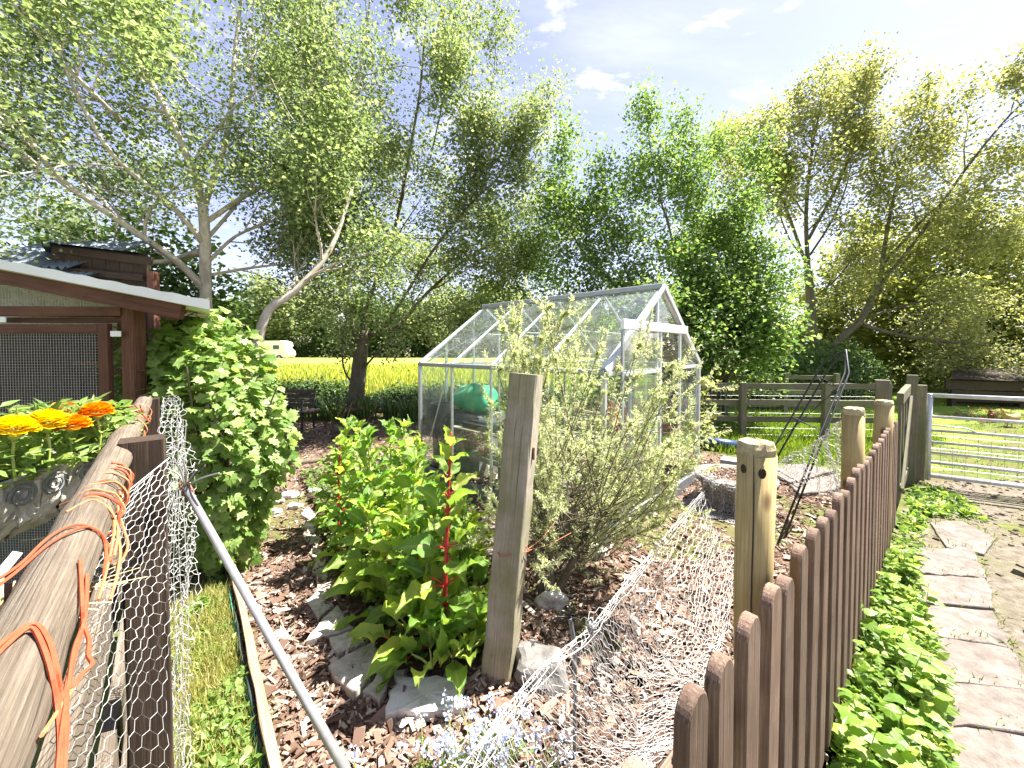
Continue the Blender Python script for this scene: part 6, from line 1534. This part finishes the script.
# ================================================================== TUB, OBELISK, CENTRE NETTING
tc_ = np.array([(737 - 512) / FOCAL * 3.95, 3.95, 0]); tub = thing("round_tub", "wide weathered grey tub filled with chips behind the nearest round post", "tub", tc_)
mm = MB(); mm.lathe([(.28, 0.0), (.33, .24), (.375, .25), (.38, .31), (.345, .312), (.335, .26)], tc_, 32, wob=.0015); mm.build("shell", MT['tub'], tub, True)
mm = MB(); mm.lathe([(.338, .262), (.2, .275), (.0005, .28)], tc_, 24, wob=.004); mm.build("fill", MT['mulch'], tub)
r = np.random.default_rng(71); n = 380; a = r.random(n) * 6.283; q = np.sqrt(r.random(n)) * .32
tv = [(-.5, -.5, 0), (.5, -.42, 0), (.46, .5, .3), (-.38, .46, .15), (-.45, -.45, 1), (.42, -.5, .8), (.4, .42, 1.1), (-.5, .5, .9)]
mm = MB(); mm.scatter(tv, [[(0, 3, 2, 1), (4, 5, 6, 7), (0, 1, 5, 4), (1, 2, 6, 5), (2, 3, 7, 6), (3, 0, 4, 7)]], tc_ + np.column_stack([np.cos(a) * q, np.sin(a) * q, .275 + r.random(n) * .012]), frames(rand_dirs(n, r) * [1, 1, .3], rand_dirs(n, r) * .4 + [0, 0, 1]), np.column_stack([r.uniform(.006, .014, n), r.uniform(.025, .07, n), np.full(n, .006)]))
stuff(mm.build("chips", MT['chip'], tub))
ob = thing("plant_obelisk", "tall black metal plant obelisk leaning over towards the gate", "plant support", G(775, 530))
B0, B1, B2, B3 = G(733, 518), G(745, 512), G(775, 548), G(783, 540)
S0, S1, S2, S3 = P(824, 361, 4.1), P(829, 368, 4.0), P(845, 372, 3.75), P(849, 373, 3.7); AP = P(846, 350, 3.9)
for b, s_ in ((B0, S0), (B1, S1), (B2, S2), (B3, S3)):
    mm = MB(); mm.tube([b - [0, 0, .02], b * .5 + s_ * .5, s_, s_ * .1 + AP * .9, AP], .0085, 8); mm.build("leg", MT['black'], ob, True)
for t in (.3, .62, .9):
    qs = [b + (s_ - b) * t for b, s_ in ((B0, S0), (B1, S1), (B3, S3), (B2, S2), (B0, S0))]
    mm = MB(); mm.tube(qs, .0045, 5); mm.build("hoop", MT['black'], ob)
mm = MB(); mm.tube([B0 + (S0 - B0) * .45, B2 + (S2 - B2) * .9], .004, 5); mm.build("brace", MT['black'], ob)
mm = MB(); q = B2 + (S2 - B2) * .86
mm.tube(smooth_path([q + r.normal(0, .015, 3) for _ in range(9)], 4), .008, 5); mm.build("tie_knot", MT['black'], ob)

nt_ = thing("wire_netting", "sagging heap of silvery wire netting pegged between the square post and the picket fence", "wire netting", G(600, 640))
T_ = [P(440, 800, .70), P(476, 748, .80), P(540, 668, 1.12), P(590, 627, 1.40), P(618, 592, 1.65), P(655, 548, 2.05), P(702, 492, 3.3)]
edge = smooth_path(T_, 6)
B_n = [G(600, 800, .02), G(640, 768, .02), G(668, 748, .02), G(690, 715, .02), G(712, 680, .02), G(728, 640, .02), G(742, 560, .02)]
rows = []
for k, t in enumerate(np.linspace(0, 1, 9)):
    row = []
    for i, (a, b) in enumerate(zip(T_, B_n)):
        q = a * (1 - t) + b * t; q = q.copy(); drop = (a[2]) * (1 - t) ** (2.2 + .3 * math.sin(i * 2.1)); q[2] = max(.03, drop + .05 * math.sin(i * 3.1 + k * 1.9) * t * (1 - t) * 2)
        w = .055 * math.sin(k * 1.0 + i * 2.2); q[0] += w * t * (1.2 - t); q[1] += .03 * math.cos(k * 1.7 + i) * t; row.append(q)
    rows.append(row)
sf = surf(rows)
def crumple(u, v):
    p = sf(u, v); g = np.sin(u * 34 + np.sin(v * 7) * 1.2) * (.02 + .014 * np.sin(u * 13)) * np.minimum(1, v * 4); return p + np.column_stack([g * .5, -g * .35, np.abs(g) * .35])
mm = hexnet(crumple, 70, 20, .0009, .0022, 11); stuff(mm.build("netting", MT['wire'], nt_))
mm = hexnet(lambda u, v: crumple(u, v) + np.column_stack([.03 * np.sin(u * 31 + 1), .02 * np.cos(u * 23), .012 + 0 * u]), 44, 11, .0008, .004, 12); stuff(mm.build("netting", MT['wire'], nt_))
for k in range(5):
    q = edge + r.normal(0, .004, edge.shape) * (1 if k else 0) + np.array([.004 * k, -.002 * k, -.006 * k]); mm = MB(); mm.tube(q, .002 if k == 0 else .0011, 5); mm.build("edge_wire", MT['wire'], nt_)
for k in range(30):         # long pleats of bunched wire running from the peg down over the chips
    i = int(r.integers(4, len(edge) - 8)); a = edge[i]; t = r.uniform(.45, 1); j = int(i / 6); b = B_n[min(6, j)] * t + a * (1 - t) + [r.normal(0, .06), r.normal(0, .05), 0]; b[2] = .03
    mid = a * .55 + b * .45; mid[2] *= .55; mm = MB(); mm.tube(smooth_path([a, mid + r.normal(0, .012, 3), b], 5), .0009, 4); mm.build("pleat_wire", MT['wire'], nt_)
kn = P(592, 627, 1.385); mm = MB(); pts = [kn + r.normal(0, .011, 3) for _ in range(50)]; mm.tube(smooth_path(pts, 2), .002, 4); mm.build("wire_knot", MT['wire'], nt_)
pg = thing("tent_peg", "dark peg with splayed wire ends holding the netting near the white knot", "peg", G(572, 650))
q0 = P(575, 645, 1.42); q1 = P(570, 618, 1.40); mm = MB(); mm.tube([np.array([q0[0], q0[1], -.02]), q0, q1], .008, 7); mm.build("stake", MT['plinth'], pg)
for q in ((550, 622), (556, 628), (575, 606), (582, 624), (567, 607), (560, 612)):
    mm = MB(); mm.tube(smooth_path([q1, q1 * .4 + P(*q, 1.4) * .6 + [0, 0, .012], P(*q, 1.4)], 3), .0032, 5); mm.build("wire_end", MT['black'], pg)
# netting wrapped over the tub
n2 = thing("wire_netting", "wire netting hanging over the near side of the round tub", "wire netting", tc_ - [.2, .35, 0])
ang = [R(x) for x in (172, 195, 215, 235, 255, 275)]
rows = [[tc_ + [math.cos(a) * rd * (1 + .05 * math.sin(a * 9 + z * 20)), math.sin(a) * rd, z] for a in ang] for rd, z in ((.33, .335), (.40, .31), (.40, .2), (.42, .1), (.47, .03), (.56, .02))]
for sd in (1, 2):
    sf2 = surf(rows); mm = hexnet(lambda u, v: sf2(u, v) + np.column_stack([.02 * np.sin(u * 40 + sd), .02 * np.cos(u * 33 + sd), 0 * u]), 40, 18, .0011, .006, 20 + sd); stuff(mm.build("netting", MT['wire'], n2))
# netting slung from the obelisk to the middle round post
n3 = thing("wire_netting", "curtain of wire netting slung between the leaning obelisk and the middle round post", "wire netting", P(820, 470, 2.5))
T3 = [P(778, 462, 3.2), P(790, 455, 3.0), P(806, 448, 2.8), P(820, 440, 2.6), P(832, 428, 2.4), P(843, 420, 2.2)]
B3n = [P(782, 480, 3.2), P(794, 482, 3.0), P(808, 486, 2.8), P(824, 496, 2.6), P(837, 500, 2.4), P(845, 505, 2.2)]
rows = [[a * (1 - t) + b * t for a, b in zip(T3, B3n)] for t in (0, .5, 1)]
sf3 = surf(rows); mm = hexnet(lambda u, v: sf3(u, v) + np.column_stack([.012 * np.sin(u * 40), .02 * np.cos(u * 33), .015 * np.sin(u * 20) * v]), 34, 13, .0011, .006, 31); stuff(mm.build("netting", MT['wire'], n3))
for k in range(3):
    mm = MB(); mm.tube(smooth_path(T3, 5) + r.normal(0, .006, (26, 3)) - [0, 0, .01 * k], .0022, 4); mm.build("edge_wire", MT['wire'], n3)
vv = [P(820, 438, 2.6), P(826, 445, 2.6), P(832, 460, 2.6), P(836, 480, 2.6), P(840, 500, 2.6)]
for k in range(4):
    mm = MB(); mm.tube(smooth_path(vv, 4) + r.normal(0, .007, (17, 3)), .002, 4); mm.build("bunched_wire", MT['wire'], n3)

# ================================================================== TIMBER SHELTER AND HENS BEYOND THE LAWN
sh = thing("timber_shelter", "dark open timber shelter with a low board roof beyond the lawn on the right", "shelter", (13.4, 11, 0))
Ys = 11.0
for k, (y, z, h) in enumerate(((10.7, Z(384, 10.7), .28), (10.7, Z(393, 10.7), .17), (10.75, Z(399, 10.75), .12))):
    bb("roof_board", (X(952, y) if k else X(946, y), y, z), (X(1080, y), y, z - .12), .04, h, mat='dark_shed', par=sh, n=6)
mm = MB(); mm.grid(lambda u, v: np.column_stack([X(952, 10.6) + u * 3.8 + v * 2.6, 10.6 + v * 2.2, Z(379, 10.6) - u * .12 + v * .25]), 12, 6); mm.grid(lambda u, v: np.column_stack([X(952, 10.6) + u * 3.8 + v * 2.6, 10.6 + v * 2.2, Z(379, 10.6) - u * .12 + v * .25 - .03]), 12, 6); mm.build("roof", MT['dark_shed'], sh)
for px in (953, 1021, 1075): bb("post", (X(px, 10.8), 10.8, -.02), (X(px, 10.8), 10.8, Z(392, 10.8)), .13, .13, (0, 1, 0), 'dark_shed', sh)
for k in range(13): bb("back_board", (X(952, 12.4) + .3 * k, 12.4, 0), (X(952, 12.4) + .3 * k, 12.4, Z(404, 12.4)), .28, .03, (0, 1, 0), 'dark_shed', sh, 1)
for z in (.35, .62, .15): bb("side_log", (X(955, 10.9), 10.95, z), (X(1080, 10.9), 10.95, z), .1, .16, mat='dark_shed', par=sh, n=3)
def hen(c, yaw, mat, label, s_=1.0):
    o = thing("hen", label, "hen", c); c = arr(c); f = np.array([math.cos(yaw), math.sin(yaw), 0]); sd = np.array([-f[1], f[0], 0])
    prof = [(-.19, .33, .012, .03), (-.165, .29, .04, .06), (-.12, .22, .085, .09), (-.02, .19, .105, .105), (.07, .20, .09, .10), (.12, .26, .06, .07), (.14, .33, .036, .042), (.16, .385, .032, .036), (.185, .39, .022, .025), (.2, .385, .006, .006)]
    mm = MB(); ang = np.arange(14) * 2 * math.pi / 14; vs = [c + f * x * s_ + sd[None] * (np.cos(ang) * w * s_)[:, None] + np.array([0, 0, 1]) * (z * s_ + np.sin(ang) * h * s_)[:, None] for x, z, w, h in prof]
    i, j = np.meshgrid(np.arange(len(prof) - 1), np.arange(14), indexing='ij'); i, j = i.ravel(), j.ravel()
    mm.add(np.concatenate(vs), np.column_stack([i * 14 + j, i * 14 + (j + 1) % 14, (i + 1) * 14 + (j + 1) % 14, (i + 1) * 14 + j])); mm.f.append(np.array([list(range(13, -1, -1))])); mm.f.append(np.array([list(range(9 * 14, 140))])); mm.build("body", mat, o, True)
    mm = MB(); mm.beam(c + (f * .15 + [0, 0, .42]) * s_, c + (f * .19 + [0, 0, .43]) * s_, .008, .03, (0, 0, 1)); mm.build("comb", MT['comb'], o)
    mm = MB(); mm.tube([c + (f * .195 + [0, 0, .385]) * s_, c + (f * .235 + [0, 0, .375]) * s_], [.011 * s_, .002], 5); mm.build("beak", MT['straw'], o)
    for k in (-1, 1):
        mm = MB(); q = c + sd * .045 * k * s_; mm.tube([q + [0, 0, .12 * s_], q + f * .01 + [0, 0, .01]], .009, 5)
        for a in (-.5, 0, .5): mm.tube([q + [0, 0, .01], q + (f * math.cos(a) + sd * math.sin(a)) * .06 + [0, 0, .006]], .006, 4)
        mm.build("leg", MT['straw'], o)
        mm = MB(); mm.grid(lambda u, v: c + (f * (-.14 + .24 * u)[:, None] + sd * (k * (.075 + .035 * np.sin(u * 3.14) * np.sin(v * 3.14 + .4)))[:, None] + np.array([0, 0, 1]) * (.13 + .14 * v * (.4 + .6 * u))[:, None]) * s_, 6, 4); mm.build("wing", mat, o, True)
hen(G(1010, 427), R(170), MT['hen_buff'], "buff hen on the lawn in front of the timber shelter", .9)
hen(G(992, 422), R(200), MT['hen_brown'], "brown hen standing just left of the buff hen", .7)
fb = G(982, 424); potted("red_flowers", "small clump of red and pink flowers by the shelter", "plant", fb, .35, 36, .06, MT['red_leaf'], 12, .22)
